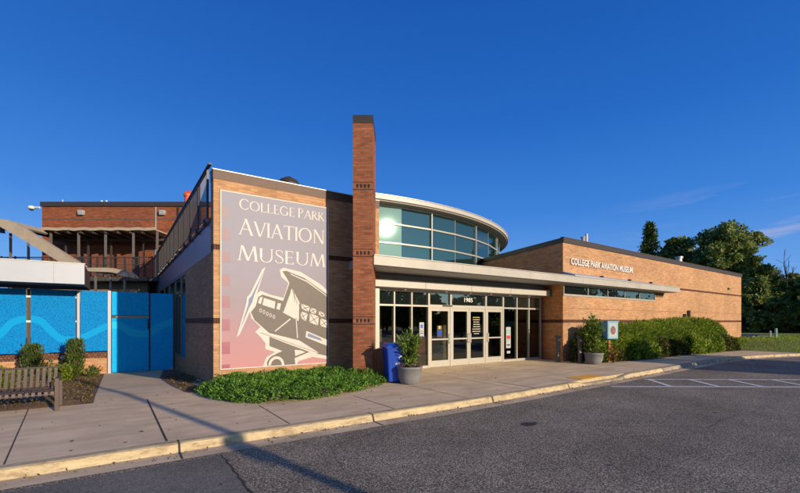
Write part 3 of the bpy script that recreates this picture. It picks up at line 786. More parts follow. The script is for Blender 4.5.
# return face: brick skin brightened in colour to stand for bounced light
rn = Vector((retdir.y, -retdir.x)) * -1
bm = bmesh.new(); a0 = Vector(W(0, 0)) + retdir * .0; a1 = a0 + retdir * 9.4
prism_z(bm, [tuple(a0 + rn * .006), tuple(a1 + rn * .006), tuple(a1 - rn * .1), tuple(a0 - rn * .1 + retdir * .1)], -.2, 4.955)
M_ret_bounce = brick('return_brick_bounce', (.80, .36, .13), (.62, .24, .08), (.44, .25, .13), streak=.3)
obj('return_wall', bm, M_ret_bounce, MUS)
for z0, z1, s0 in ((1.60, 1.73, 0), (3.50, 3.61, 8.7)):
    bm = bmesh.new(); wbox(bm, s0 - .004 if s0 == 0 else s0, WL + .004, -.006, .05, z0, z1); obj('wing_band', bm, M_band, MUS)
bm = bmesh.new(); prism_z(bm, [tuple(a0 + rn * .012), tuple(a1 + rn * .012), tuple(a1 - rn * .05), tuple(a0 - rn * .05 + retdir * .05)], 1.60, 1.73); obj('wing_band', bm, M_band, MUS)
# faint projecting course lines
bm = bmesh.new()
for z in (2.2, ): wbox(bm, 0, WL, -.004, .02, z, z + .02)
obj('wing_course', bm, M_brickred, MUS)
# clerestory under the canopy
cx = [.02, 1.9, 3.6, 5.23, 6.78, 8.55]
bm = bmesh.new(); wbox(bm, 0, 8.6, -.03, .02, 2.735, 2.80); wbox(bm, 0, 8.6, -.03, .02, 3.16, 3.22); 
obj('window_frame', bm, M_alu, MUS)
for a, b in zip(cx, cx[1:]):
    bm = bmesh.new(); wbox(bm, a - .02, a + .02, -.035, .01, 2.80, 3.16); wbox(bm, a + .021, b - .021, -.02, .0, 2.801, 2.815)
    wn = obj('wing_window', bm, M_alu, MUS)
    bm = bmesh.new(); wbox(bm, a + .02, b - .02, -.012, -.003, 2.815, 3.16); obj('pane', bm, M_glassT, wn)
bm = bmesh.new(); wbox(bm, 8.53, 8.57, -.035, .01, 2.80, 3.16); obj('window_frame', bm, M_alu, MUS)
bm = bmesh.new(); wbox(bm, 8.6, 9.6, -.012, .01, 2.98, 3.18); obj('canopy_shadow_strip', bm, M_parapet, MUS)  # dark strip laid on the brick as the canopy's shadow
# sloped flashing above the canopy
bm = bmesh.new()
pr = [(-.55, 3.50), (-.55, 3.56), (-.006, 3.74), (-.006, 3.50)]
A = [bm.verts.new((*W(.0, d), z)) for d, z in pr]; B = [bm.verts.new((*W(8.75, d + .1), z)) for d, z in pr]
bm.faces.new(A); bm.faces.new(B[::-1])
for i in range(4): bm.faces.new((A[i], B[i], B[(i + 1) % 4], A[(i + 1) % 4]))
obj('canopy_upstand', bm, M_fasciaW, MUS)
for s in (2.5, 5.1, 7.4):
    bm = bmesh.new(); wbox(bm, s, s + .14, -.34, -.22, 3.62, 3.70); obj('uplight', bm, M_capdark, MUS)
# small fitting, then two plain dark blocks above the hedge, then vent pipes
bm = bmesh.new(); wbox(bm, 20.1, 20.32, -.09, -.002, 3.9, 4.02); obj('wall_dark_block', bm, M_parapet, MUS)
bm = bmesh.new(); wbox(bm, 12.35, 12.5, -.16, -.002, 1.75, 2.1); obj('wall_dark_block', bm, M_parapet, MUS)
bm = bmesh.new(); wbox(bm, 12.95, 13.12, -.16, -.002, 1.9, 2.32); obj('wall_dark_block', bm, M_parapet, MUS)
bm = bmesh.new(); cyl(bm, (20.35, 2.4, 5.1), (20.35, 2.4, 6.5), .1, .1, 12); cyl(bm, (20.35, 2.4, 6.5), (20.35, 2.4, 6.58), .13, .13, 12); obj('vent_pipe', bm, M_soffit, MUS)
bm = bmesh.new(); cyl(bm, (20.55, 2.3, 5.1), (20.55, 2.3, 6.75), .07, .07, 12); obj('vent_pipe', bm, M_white, MUS)
bm = bmesh.new(); cyl(bm, (31.76, 1.9, 5.1), (31.76, 1.9, 6.25), .2, .2, 14); cyl(bm, (31.76, 1.9, 6.25), (31.76, 1.9, 6.37), .26, .26, 14); obj('vent_pipe', bm, M_white, MUS)
# sign plate at the end of the beam
o = obj('exit_sign', bx(13.43, 13.9, -.36, -.30, 2.74, 2.99), M_green, MUS)
obj('sign_stripe', bx(13.55, 13.78, -.364, -.361, 2.82, 2.88), M_mint, o)

# raised wall lettering
LT = root('wall_lettering', 'raised white capital letters of the museum name high on the brick wing', 'sign', (W(0, 0)[0], W(0, 0)[1], 0), WR)
place_text('letters', 'COLLEGE PARK AVIATION MUSEUM', .50, 5.95, 4.075, 4.36, -.05, M_letter, LT, .02, .012)

# ------------------------------------------------------------------ BANNER
BN = root('wall_banner', 'tall printed banner with biplane picture and serif museum name hung on the brick front', 'banner', (0, 0, 0))
obj('banner_cloth', bx(.167, 3.151, -.03, -.008, .42, 5.025), M_banner, BN)
obj('banner_edge', boxes([(.152, .18, -.034, -.006, .41, 5.035), (3.14, 3.162, -.034, -.006, .41, 5.035), (.18, 3.14, -.034, -.006, 5.01, 5.035), (.18, 3.14, -.034, -.006, .41, .435)]), M_arttext, BN)
zc = [(4.62, 4.31), (4.05, 3.76), (3.44, 3.17), (2.87, 2.57), (2.31, 2.0), (1.71, 1.41), (1.12, .81), (.54, .44)]
bm = bmesh.new()
for a, b in zc: box(bm, .19, .39, -.0325, -.0301, b, a)
obj('film_squares', bm, M_sq, BN)
ART = {
'white' : [(1.69, 3.08), (1.8, 3.15), (2.29, 3.07), (2.9, 2.75), (3.14, 2.56), (3.14, 0.53), (2.66, 0.62), (2.23, 0.52), (2.2, 0.437), (1.23, 0.44), (1.33, 0.68), (1.57, 0.81), (1.3, 0.9), (1.3, 1.06), (1.17, 1.23), (1.03, 1.37), (1.17, 1.5), (0.93, 1.74), (0.88, 1.96), (0.98, 2.12), (1.03, 2.36), (1.17, 2.48), (1.44, 2.38), (1.8, 2.31), (1.85, 2.45), (1.94, 2.73), (1.74, 2.89)],
'brown1' : [(1.77, 3.05), (1.88, 3.07), (2.41, 2.9), (3.14, 2.44), (3.14, 1.93), (2.29, 2.15), (2.03, 2.62), (1.94, 2.79)],
'brown2' : [(1.97, 2.73), (2.06, 2.63), (1.8, 1.92), (1.7, 1.97)],
'brown3' : [(1.06, 2.09), (1.77, 1.92), (2.23, 1.66), (2.29, 1.9), (3.14, 1.7), (3.14, 0.62), (2.56, 0.77), (2.12, 0.61), (2.14, 0.44), (1.44, 0.44), (1.57, 0.75), (1.77, 0.83), (1.41, 0.98), (1.41, 1.33), (1.01, 1.69), (0.92, 1.9)],
'brown4' : [(1.05, 2.09), (1.11, 2.31), (1.22, 2.38), (1.8, 2.22), (1.77, 1.89)],
'brown5' : [(2.25, 2.2), (3.14, 1.95), (3.14, 1.6), (2.25, 1.7)],
}
TOP = {
'w1' : [(1.1, 2.15), (1.15, 2.3), (1.23, 2.32), (1.18, 2.12)], 'w2' : [(1.22, 2.1), (1.26, 2.29), (1.57, 2.2), (1.55, 2.0)],
'w3' : [(1.6, 2.0), (1.64, 2.16), (1.73, 2.15), (1.69, 1.97)], 'w4' : [(1.88, 2.14), (2.26, 2.04), (2.2, 1.69), (1.8, 1.89)],
'w5' : [(2.03, 2.6), (2.28, 2.15), (1.93, 2.2)], 'w6' : [(2.32, 2.15), (2.56, 2.07), (2.52, 1.94), (2.35, 2.01)],
'w7' : [(2.32, 1.92), (2.5, 1.87), (2.44, 1.66), (2.31, 1.78)], 'w8' : [(2.62, 2.04), (2.78, 1.99), (2.73, 1.87), (2.59, 1.93)],
'w9' : [(2.59, 1.87), (2.83, 1.78), (2.81, 1.55), (2.58, 1.64)], 'w10' : [(2.87, 1.96), (3.03, 1.87), (3.0, 1.78), (2.86, 1.84)],
'w11' : [(2.9, 1.75), (3.13, 1.67), (3.13, 1.46), (2.9, 1.52)], 'loww' : [(1.17, 1.36), (1.38, 1.34), (2.26, 1.11), (2.86, 0.73), (2.72, 0.71), (1.83, 1.06), (1.33, 1.27)],
'gap' : [(2.12, 0.85), (2.29, 0.83), (2.44, 0.77), (2.14, 0.67)], 'sb' : [(2.47, 1.38), (3.13, 1.1), (3.13, 0.92), (2.44, 1.2)],
'wire1' : [(1.99, 1.74), (2.01, 1.71), (1.57, 1.37), (1.55, 1.39)], 'wire2' : [(2.15, 1.75), (2.17, 1.75), (2.22, 1.18), (2.19, 1.18)],
'rib1': [(2.0, 3.0), (2.5, 2.82), (3.13, 2.40), (3.13, 2.375), (2.48, 2.79), (2.0, 2.975)],
}
def polys(name, lst, y, mat):
    bm = bmesh.new()
    for p in lst: bm.faces.new([bm.verts.new((x, y, z)) for x, z in p])
    bm.normal_update(); bmesh.ops.triangulate(bm, faces=bm.faces)
    o = obj(name, bm, mat, BN); return o
polys('aircraft_outline', [ART['white']], -.0335, M_artwhite)
for i in range(1, 6): polys('aircraft_body', [ART['brown%d' % i]], -.0355 - .0003 * i, M_artbrown)
for q in ('w6', 'w7', 'w8', 'w9', 'w10'):
    p = TOP[q]; mx_ = sum(a for a, b in p) / 4; mz_ = sum(b for a, b in p) / 4; TOP[q] = [(mx_ + (a - mx_) * 1.16, mz_ + (b - mz_) * 1.14) for a, b in p]
polys('aircraft_highlight', list(TOP.values()), -.0385, M_artwhite)
polys('aircraft_stripe', [[(2.52, 1.32), (2.9, 1.16), (2.97, 1.07), (2.5, 1.22)]], -.0395, M_artblue)
X_ = []
def stroke(a, b, w):
    a, b = Vector(a), Vector(b); t = (b - a).normalized(); n = Vector((-t.y, t.x)) * w / 2
    return [tuple(a + n), tuple(b + n), tuple(b - n), tuple(a - n)]
for q in ('w6', 'w7', 'w8', 'w9', 'w10', 'w11'):
    p = TOP[q]; X_.append(stroke(p[0], p[2], .018)); X_.append(stroke(p[1], p[3], .018))
X_.append(stroke((2.1, 2.5), (2.12, 2.2), .015)); X_.append(stroke((2.03, 2.6), (2.2, 2.16), .015)); X_.append(stroke((1.17, 1.35), (2.86, .72), .012))
polys('aircraft_strut', X_, -.0400, M_artbrown)
polys('propeller', [[(1.3, 3.14), (1.21, 3.06), (0.89, 2.38), (0.81, 2.3), (0.8, 2.17), (0.75, 1.96), (0.55, 1.24), (0.63, 1.31), (0.92, 1.98), (1.01, 2.15), (1.06, 2.36)]], -.0405, M_artwhite)
polys('propeller_blade', [[(1.26, 3.02), (0.93, 2.33), (0.86, 2.25), (0.85, 2.12), (0.63, 1.4), (0.87, 2.02), (0.95, 2.17), (1.01, 2.38)]], -.0415, M_artblue)
V_ = []
for x, z in ((1.17, 1.95), (1.26, 1.91), (1.35, 1.86), (1.44, 1.82), (1.53, 1.78)):
    for k in range(12):
        t0, t1 = 2 * math.pi * k / 12, 2 * math.pi * (k + 1) / 12
        V_.append([(x + .034 * math.cos(t0), z + .055 * math.sin(t0)), (x + .034 * math.cos(t1), z + .055 * math.sin(t1)), (x + .02 * math.cos(t1), z + .037 * math.sin(t1)), (x + .02 * math.cos(t0), z + .037 * math.sin(t0))])
for k in range(14):   # wheel: pale ring cut by the banner's lower edge
    t0, t1 = math.pi * (-.02 + 1.02 * k / 14), math.pi * (-.02 + 1.02 * (k + 1) / 14)
    V_.append([(1.6 + .22 * math.cos(t0), .45 + .24 * math.sin(t0)), (1.6 + .22 * math.cos(t1), .45 + .24 * math.sin(t1)), (1.6 + .15 * math.cos(t1), .45 + .165 * math.sin(t1)), (1.6 + .15 * math.cos(t0), .45 + .165 * math.sin(t0))])
V_ = [[(x, max(z, .437)) for x, z in p] for p in V_]
for k in range(5): polys('engine_vent', V_[12 * k:12 * k + 12], -.0408, M_artwhite)
polys('wheel_ring', V_[60:], -.0408, M_artwhite)
polys('aircraft_wheel', [[(1.36 + 0, .437)] + [(1.6 + .27 * math.cos(math.pi * (1 - k / 12)), .437 + .30 * math.sin(math.pi * (1 - k / 12))) for k in range(1, 12)] + [(1.86, .437)]], -.0378, M_artbrown)
# roman capitals built from thick and thin strokes
TK, TN = .13, .062
def ser(x, y, w=.2, h=.035): return [(x - w / 2, y), (x + w / 2, y), (x + w / 2, y + h), (x - w / 2, y + h)]
def ln(x0, y0, x1, y1, w):
    dx, dy = x1 - x0, y1 - y0
    k = w / 2 * math.hypot(dx, dy) / max(abs(dy), 1e-6) if abs(dy) > abs(dx) * .3 else None
    if k: return [(x0 - k, y0), (x0 + k, y0), (x1 + k, y1), (x1 - k, y1)]
    return stroke((x0, y0), (x1, y1), w)
def arcp(cx, cy, rx, ry, a0, a1, tk=TK, tn=TN, n=22):
    o = []
    for i in range(n):
        t0, t1 = R(a0 + (a1 - a0) * i / n), R(a0 + (a1 - a0) * (i + 1) / n)
        def pt(t, inner): 
            k = 1 if inner else 0
            return (cx + (rx - k * tk) * math.cos(t), cy + (ry - k * tn) * math.sin(t))
        o.append([pt(t0, 0), pt(t1, 0), pt(t1, 1), pt(t0, 1)])
    return o
def rect(x0, y0, x1, y1): return [(x0, y0), (x1, y0), (x1, y1), (x0, y1)]
def stem(x): return [ln(x, 0, x, 1, TK), ser(x, 0), ser(x, .965)]
def glyph(c):
    if c == 'C': return arcp(.46, .5, .46, .52, 42, 318) + [ln(.80, .70, .80, .90, .03), ln(.80, .1, .80, .28, .03)], .9
    if c == 'O': return arcp(.5, .5, .5, .52, 0, 360, n=32), 1.08
    if c == 'G': return arcp(.46, .5, .46, .52, 42, 318) + [ln(.80, .70, .80, .90, .03), ln(.80, .08, .80, .44, TK), ser(.78, .41, .24)], 1.0
    if c == 'L': return stem(.12) + [rect(.12, 0, .55, .045), [(.5, 0), (.58, 0), (.58, .2), (.55, .2)]], .66
    if c == 'E': return stem(.12) + [rect(.12, 0, .52, .045), rect(.12, .955, .5, 1), rect(.12, .5, .44, .54), [(.48, 0), (.56, 0), (.56, .18), (.53, .18)], [(.47, 1), (.52, 1), (.52, .84), (.495, .84)], rect(.42, .43, .445, .61)], .66
    if c == 'P': return stem(.12) + arcp(.2, .75, .34, .25, -90, 90, .10, .045) + [rect(.12, .955, .22, 1), rect(.12, .5, .22, .545)], .62
    if c == 'R': return stem(.12) + arcp(.2, .75, .33, .25, -90, 90, .10, .045) + [rect(.12, .955, .22, 1), rect(.12, .5, .22, .545), ln(.27, .52, .66, 0, TK), ser(.7, 0, .14)], .74
    if c == 'K': return stem(.12) + [ln(.2, .45, .58, 1, TN), ln(.27, .55, .68, 0, TK), ser(.6, .965, .2), ser(.71, 0, .17)], .8
    if c == 'A': return [ln(.08, 0, .44, 1, TN), ln(.78, 0, .42, 1, TK), rect(.2, .33, .64, .375), ser(.08, 0), ser(.78, 0)], .88
    if c == 'V': return [ln(.42, 0, .09, 1, TK), ln(.44, 0, .78, 1, TN), ser(.09, .965), ser(.78, .965)], .86
    if c == 'I': return stem(.14), .3
    if c == 'T': return [ln(.4, 0, .4, 1, TK), ser(.4, 0), rect(.04, .955, .76, 1), [(.02, .82), (.05, .82), (.09, 1), (.04, 1)], [(.78, .82), (.75, .82), (.71, 1), (.76, 1)]], .8
    if c == 'N': return [ln(.14, 0, .14, 1, TN), ln(.8, 0, .8, 1, TN), ln(.16, 1, .78, 0, TK), ser(.14, 0), ser(.8, .965), ser(.12, .965, .16)], .95
    if c == 'M': return [ln(.08, 0, .2, 1, TN), ln(.94, 0, .84, 1, TK), ln(.22, 1, .52, .02, TK), ln(.52, .02, .83, 1, TN), ser(.08, 0), ser(.94, 0)], 1.06
    if c == 'U': return [ln(.14, .35, .14, 1, TK), ln(.76, .35, .76, 1, TN), ser(.14, .965), ser(.76, .965)] + arcp(.435, .36, .352, .38, 180, 360, .09, .05), .92
    if c == 'S':
        pts = [(.47, .80), (.44, .93), (.28, .975), (.14, .92), (.09, .77), (.16, .62), (.30, .52), (.43, .41), (.50, .25), (.42, .07), (.25, .025), (.09, .08), (.06, .24)]
        sm = []
        for i in range(len(pts) - 1):
            p0, p1, p2, p3 = [Vector(pts[max(0, min(len(pts) - 1, i + k))]) for k in (-1, 0, 1, 2)]
            for s in range(4):
                t = s / 4; sm.append(.5 * ((2 * p1) + (-p0 + p2) * t + (2 * p0 - 5 * p1 + 4 * p2 - p3) * t * t + (-p0 + 3 * p1 - 3 * p2 + p3) * t ** 3))
        sm.append(Vector(pts[-1])); o = []
        for i in range(len(sm) - 1):
            m = (sm[i].y + sm[i + 1].y) / 2; w = .05 + .075 * math.exp(-((m - .5) / .22) ** 2) ; o.append(stroke(sm[i], sm[i + 1], w))
        return o, .6
    return [], .35
def roman(name, s, x0, x1, z0, hbig, hsmall, y):
    lay = []; x = 0; first = True
    for ch in s:
        h = hbig if first else hsmall
        if ch == ' ': x += .28 * hsmall; first = True; continue
        g, adv = glyph(ch); lay.append((g, x, h)); x += (adv + .0) * h; first = False
    k = (x1 - x0) / x
    for g, gx, h in lay:
        bm = bmesh.new(); q = 0
        for p in g:
            p = [p[i] for i in range(len(p)) if (Vector(p[i]) - Vector(p[i - 1])).length > 1e-5]
            bm.faces.new([bm.verts.new((x0 + (gx + a * h) * k, y - .00012 * q, z0 + b * h)) for a, b in p]); q += 1
        obj('letter', bm, M_arttext, BN)
roman('word_top', 'COLLEGE PARK', .62, 3.04, 4.61, .275, .25, -.0345)
roman('word_middle', 'AVIATION', .60, 3.04, 3.94, .43, .39, -.0345)
roman('word_bottom', 'MUSEUM', .58, 3.07, 3.26, .40, .37, -.0345)

# ------------------------------------------------------------------ REAR BLOCK (frontal frame)
CAMX, CAMY = -2.027, -11.345
def F(X, Y):                       # right / ahead distances of the viewing side -> world
    ux, uy = .8242754, .5661891
    return (CAMX + X * ux + Y * uy, CAMY - X * uy + Y * ux)
D0 = 26.5
RB = root('rear_building', 'two storey red brick block with roof terrace behind the blue gates', 'building', (*F(0, D0), 0), R(-YAW))
def fx(px, Y=D0): return (px - 400) / 412 * Y
obj('wall', bx(fx(42), fx(235), 0, 10, -.6, 9.05), M_brickrear, RB)
obj('roof_edge', bx(fx(41.3), fx(235), -.1, 10.1, 9.05, 9.33), M_capdark, RB)
obj('brick_course', boxes([(fx(42) - .004, fx(235), -.006, 0.05, z, z + .05) for z in (8.2, 7.55, 6.2)]), M_parapet, RB)
obj('conduit', bx(fx(155.6), fx(156.5), -.06, -.005, 4.4, 9.0), M_soffit, RB)
obj('downpipe', bx(fx(178), fx(179), -.08, -.005, 4.4, 9.0), M_capdark, RB)
for p in (82.5, 163.3):
    w = obj('wall_light', bx(fx(p - 2.8), fx(p + 2.8), -.22, -.004, 8.52, 8.78), M_soffit, RB, .03); obj('lamp_lens', bx(fx(p - 2.4), fx(p + 2.4), -.2, -.05, 8.48, 8.519), M_paper, w)
# terrace deck and its rails
TY = 24.0 - D0
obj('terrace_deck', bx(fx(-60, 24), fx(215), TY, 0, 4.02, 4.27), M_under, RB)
obj('lower_wall', bx(fx(20, 26), fx(160), TY + 1.2, TY + 1.4, -.6, 4.02), M_intw, RB)
k = 0
xs = np.linspace(fx(-40, 24), fx(152, 24), 15)
for a, b in zip(xs, xs[1:]):
    bm = bmesh.new(); box(bm, a, b, TY, TY + .05, 5.36, 5.42); box(bm, a, b, TY + .01, TY + .04, 4.95, 4.98); box(bm, a, b, TY + .01, TY + .04, 4.65, 4.68); box(bm, a, b, TY + .01, TY + .04, 4.4, 4.43)
    n = 12
    for i in range(1, n): x = a + (b - a) * i / n; box(bm, x - .006, x + .006, TY + .018, TY + .03, 4.43, 5.36)
    obj('railing_panel', bm, M_rail, RB); obj('railing_post', bx(b - .03, b + .03, TY - .01, TY + .06, 4.27, 5.46), M_rail, RB)
# terrace canopy on posts
cp_ = bmesh.new()
n = 24; x0, x1 = fx(28, 24), fx(157, 24)
top, bot = [], []
for i in range(n + 1):
    x = x0 + (x1 - x0) * i / n; s = .025 * math.sin(i * 1.9)
    top.append((x, 7.08 + s)); bot.append((x, 6.92 + s))
prism_y(cp_, top + bot[::-1], TY - .2, TY - .12)
CN = obj('terrace_canopy', cp_, M_tan, RB)
bm = bmesh.new(); prism_y(bm, [(x0, 6.93), (x1, 6.93), (x1, 7.0), (x0, 7.0)], TY - .118, -.0 - .02); obj('canopy_roof', bm, M_tan, CN)
obj('canopy_joist', boxes([(x0 + .2 + i * .72, x0 + .27 + i * .72, TY - .1, -.05, 6.78, 6.925) for i in range(10)]), M_under, CN)
obj('canopy_beam', bx(x0 + .1, x1 - .1, -1.1, -.95, 6.62, 6.77), M_under, CN)
for p in (49, 77, 104, 132, 156): obj('canopy_post', bx(fx(p - .8, 24), fx(p + .8, 24), TY + .08, TY + .18, 4.27, 6.92), M_post, CN)
for p in (65, 87.5, 110.5, 143): obj('canopy_post', bx(fx(p - .6, 25.4), fx(p + .6, 25.4), -1.08, -.98, 4.27, 6.62), M_rail, CN)
# sloping stair canopy
SD = 21.0 - D0
def s21(px, py, Y=21.0): return ((px - 400) / 412 * Y, 1.65 + (321.5 - py) * Y / 412)
bm = bmesh.new(); prism_y(bm, [s21(-12, 220), s21(0, 221.7), s21(14, 222.2), s21(50, 244.8), s21(83, 265.5), s21(83, 266.5), s21(66, 266), s21(30, 244), s21(0, 226.5), s21(-12, 224)], SD, SD + .3)
SC = obj('stair_canopy', bm, M_tan, RB)
bm = bmesh.new(); prism_y(bm, [s21(-14, 221.5, 22.5), s21(8, 221.8, 22.5), s21(22, 223.5, 22.5), s21(31, 229.4, 22.5), s21(29, 230.6, 22.5), s21(14, 227, 22.5), s21(-14, 226, 22.5)], SD + .7, SD + 2.6); obj('wing_canopy', bm, M_tan, SC)
bm = bmesh.new(); prism_y(bm, [s21(-14, 226.2, 22.5), s21(14, 227.4, 22.5), s21(16, 236, 22.5), s21(-14, 232, 22.5)], SD + .75, SD + .9); obj('canopy_underside', bm, M_under, SC)
for p in (8, 26): obj('canopy_post', bx((p - .7 - 400) / 412 * 22.5, (p + .7 - 400) / 412 * 22.5, SD + 1.6, SD + 1.7, 3, 6.5 if p == 8 else 6.35), M_post, SC)
# lower curved canopy
bm = bmesh.new(); Y2 = 20.0
tp = [(86, 267.8), (92, 267.6), (100, 267.6), (108, 267.7), (114, 268.2), (118, 269.4), (121, 271), (124, 273.3), (126, 276.4)]; bt = [(88, 271.2), (92, 271.5), (100, 271.8), (108, 272), (113, 272.6), (117, 273.6), (120, 274.8), (123, 276), (125.6, 277)]
r4 = [[bm.verts.new((x, yy, z)) for (x, z), yy in ((s21(*p, Y2), Y2 - D0), (s21(*q, Y2), Y2 - D0), (s21(*q, Y2), Y2 - D0 + 1), (s21(*p, Y2), Y2 - D0 + 1))] for p, q in zip(tp, bt)]
for A_, B_ in zip(r4, r4[1:]):
    for q in range(4): bm.faces.new((A_[q], A_[(q + 1) % 4], B_[(q + 1) % 4], B_[q]))
bm.faces.new(r4[0]); bm.faces.new(r4[-1])
LC = obj('entry_canopy', bm, M_tan, RB)
for p in (95, 110, 124): obj('canopy_post', bx((p - .7 - 400) / 412 * 20.4, (p + .7 - 400) / 412 * 20.4, Y2 - D0 + .4, Y2 - D0 + .48, -.4, 3.93), M_post, LC)
# camera, mast and orange flue on the roof
SCM = root('security_camera', 'white dome camera on a short arm at the roof corner of the rear block', 'camera', (*F(fx(41), 26.4), 8.95), R(-YAW))
bm = bmesh.new(); cyl(bm, (0, 0, 0), (-.42, 0, .02), .06, .05, 10); obj('bracket', bm, M_white2, SCM)
bm = bmesh.new(); lathe(bm, [(.05, .12), (.17, .08), (.19, -.02), (.15, -.1)], 16, -.52); obj('housing', bm, M_white2, SCM, smooth=True)
bm = bmesh.new(); lathe(bm, [(.02, -.2), (.1, -.17), (.13, -.101)], 16, -.52); obj('lens_dome', bm, M_blk, SCM, smooth=True)
an = root('roof_antenna', 'thin white whip antenna on the left of the rear roof', 'antenna', (*F(fx(50), 27.5), 9.33), R(-YAW))
bm = bmesh.new(); cyl(bm, (0, 0, -.05), (0, 0, .45), .03, .02, 6); obj('mast', bm, M_white2, an)
an = root('weather_vane', 'small pale weather instrument on the middle of the rear roof', 'instrument', (*F(fx(93), 27.5), 9.33), R(-YAW))
bm = bmesh.new(); cyl(bm, (0, 0, -.05), (0, 0, .3), .025, .02, 6); cyl(bm, (-.16, 0, .22), (.16, 0, .3), .02, .02, 6); obj('mast', bm, M_white2, an)
for x in (-.16, .16): bm = bmesh.new(); lathe(bm, [(.05, .29), (.07, .34), (.04, .4)], 8, x); obj('cup', bm, M_white2, an)
fl = root('roof_flue', 'short orange flue with a round red cap above the terrace railing', 'flue', (*F((187.6 - 400) / 412 * 28, 28), 9.33), R(-YAW))
bm = bmesh.new(); cyl(bm, (0, 0, -.1), (0, 0, .8), .2, .2, 14); obj('pipe', bm, M_orange, fl)
bm = bmesh.new(); cyl(bm, (0, 0, .8), (0, 0, .98), .25, .25, 14); cyl(bm, (-.18, 0, 1.0), (.2, 0, 1.1), .13, .13, 10); obj('cap', bm, M_orange, fl)
obj('flashing', bx(-.5, .25, -.2, .2, -.1, .12), M_soffit, fl)

# ------------------------------------------------------------------ LEFT ENTRY: white canopy, screens, gates, low wall
WCN = root('white_canopy', 'long white fascia canopy above the left blue screens', 'canopy', (-2.95, 6.5, 0))
obj('fascia', bx(-12, 0, 0, .06, 2.93, 3.62), M_fasciaW, WCN)
obj('end_panel', bx(-.06, 0, .06, 3.5, 2.93, 3.6), M_parapet, WCN)
obj('roof', bx(-12, -.06, .06, 3.5, 3.45, 3.55), M_white, WCN)
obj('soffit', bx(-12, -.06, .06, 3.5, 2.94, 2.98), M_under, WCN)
obj('cap_trim', bx(-12, .02, -.02, .08, 3.62, 3.65), M_white, WCN)
obj('seam', boxes([(x, x + .012, -.003, .0, 2.93, 3.62) for x in (-.82, -2.6, -4.4)]), M_soffit, WCN)
obj('column', bx(-3.6, -3.35, 2.9, 3.1, -.5, 2.93), M_under, WCN)
GV = 8.0
GZ = -.34
wv = [(-5.9, 1.0), (-5.6, 1.05), (-5.323, 1.223), (-5.021, 1.6), (-4.659, 1.738), (-4.286, 1.668), (-4.014, 1.344), (-3.735, 1.04), (-3.45, .98), (-3.277, 1.0), (-2.982, 1.108), (-2.6, 1.33), (-2.311, 1.478), (-2.1, 1.51), (-1.931, 1.48), (-1.606, 1.25), (-1.3, 1.16), (-1.002, 1.189), (-0.585, 1.45), (-0.156, 1.629), (0, 1.64)]
def wz(x):
    for i in range(len(wv) - 1):
        (a, b), (c, d) = wv[i], wv[i + 1]
        if a <= x <= c:
            p, q = wv[max(0, i - 1)], wv[min(len(wv) - 1, i + 2)]
            m0 = (d - p[1]) / (c - p[0]); m1 = (q[1] - b) / (q[0] - a); h = c - a; t = (x - a) / h
            return (2*t**3 - 3*t*t + 1) * b + (t**3 - 2*t*t + t) * h * m0 + (3*t*t - 2*t**3) * d + (t**3 - t*t) * h * m1
    return 1.0
def wave(x0, x1, y, half, zlo=-9, zhi=9):
    n = max(4, int((x1 - x0) / .06)); bm = bmesh.new(); pv = None
    for i in range(n + 1):
        x = x0 + (x1 - x0) * i / n; z = wz(x); dz = (wz(x + .08) - wz(x - .08)) / .16; h = half * math.sqrt(1 + dz * dz)
        cur = (bm.verts.new((x, y, max(zlo, z - h))), bm.verts.new((x, y, min(zhi, z + h))))
        if pv: bm.faces.new((pv[0], cur[0], cur[1], pv[1]))
        pv = cur
    return bm
SCR = root('blue_screen_fence', 'bright blue perforated screen panels with a wave stripe above the low brick wall', 'fence', (0, GV, 0))
for x0, x1 in ((-7.0, -5.88), (-5.8, -4.66), (-4.53, -3.29), (-3.15, -2.33)):
    p = obj('screen_panel', bx(x0, x1, 0, .03, .53, 2.80), M_blue, SCR)
    obj('wave_stripe', wave(x0, x1, -.004, .115), M_wave, p)
for x in (-4.595, -3.255):
    for z in (.72, 1.62, 2.5): obj('clip', bx(x - .09, x + .09, .035, .06, z, z + .07), M_white2, SCR)
    obj('rear_post', bx(x - .045, x + .045, .07, .10, .1, 2.8), M_capdark, SCR)
obj('post', bx(-3.245, -3.165, -.05, -.005, .50, 2.81), M_fasciaW, SCR)
obj('post', bx(-2.32, -2.215, -.06, .06, GZ - .1, 2.83), M_fasciaW, SCR)
LW = root('low_brick_wall', 'low tan brick wall with darker top courses under the blue screens', 'wall', (0, GV, 0))
obj('wall', bx(-12, -2.33, .05, .35, -.7, .26), M_brick, LW)
obj('top_course', bx(-12, -2.33, .04, .36, .26, .48), M_bandlow, LW)
for x in (-4.6, -3.28): obj('pier', bx(x - .22, x + .22, -.06, .05, -.7, .44), M_brickred, LW)
# shaded brick behind the screens
GT = root('blue_gate', 'double blue metal gate with a horizontal mid rail beside the white post', 'gate', (0, GV, 0))
l1 = obj('gate_leaf', boxes([(-2.19, -.975, 0, .05, GZ + .03, 1.79), (-2.19, -.975, 0, .05, 1.9, 2.80)]), M_blueg, GT)
obj('wave_stripe', wave(-2.19, -.975, -.004, .135, -9, 1.78), M_waveg, l1)
obj('mid_rail', bx(-2.2, -.97, -.03, .02, 1.80, 1.87), M_soffit, l1)
obj('latch', boxes([(-1.02, -.975, -.05, -.001, 1.35, 1.75), (-2.2, -2.05, -.06, -.031, 1.80, 1.88)]), M_blk, l1)
l2 = obj('gate_leaf', bx(-.915, -.12, 0, .05, GZ + .03, 2.79), M_blueg, GT)
obj('wave_stripe', wave(-.915, -.12, -.004, .135), M_waveg, l2)
obj('post', bx(-.965, -.925, .0, .06, GZ - .1, 2.76), M_blk, GT)
for z in (-.2, .5, 1.2, 2.2): obj('hinge', bx(-.972, -.918, -.02, -.001, z, z + .12), M_blk, GT)
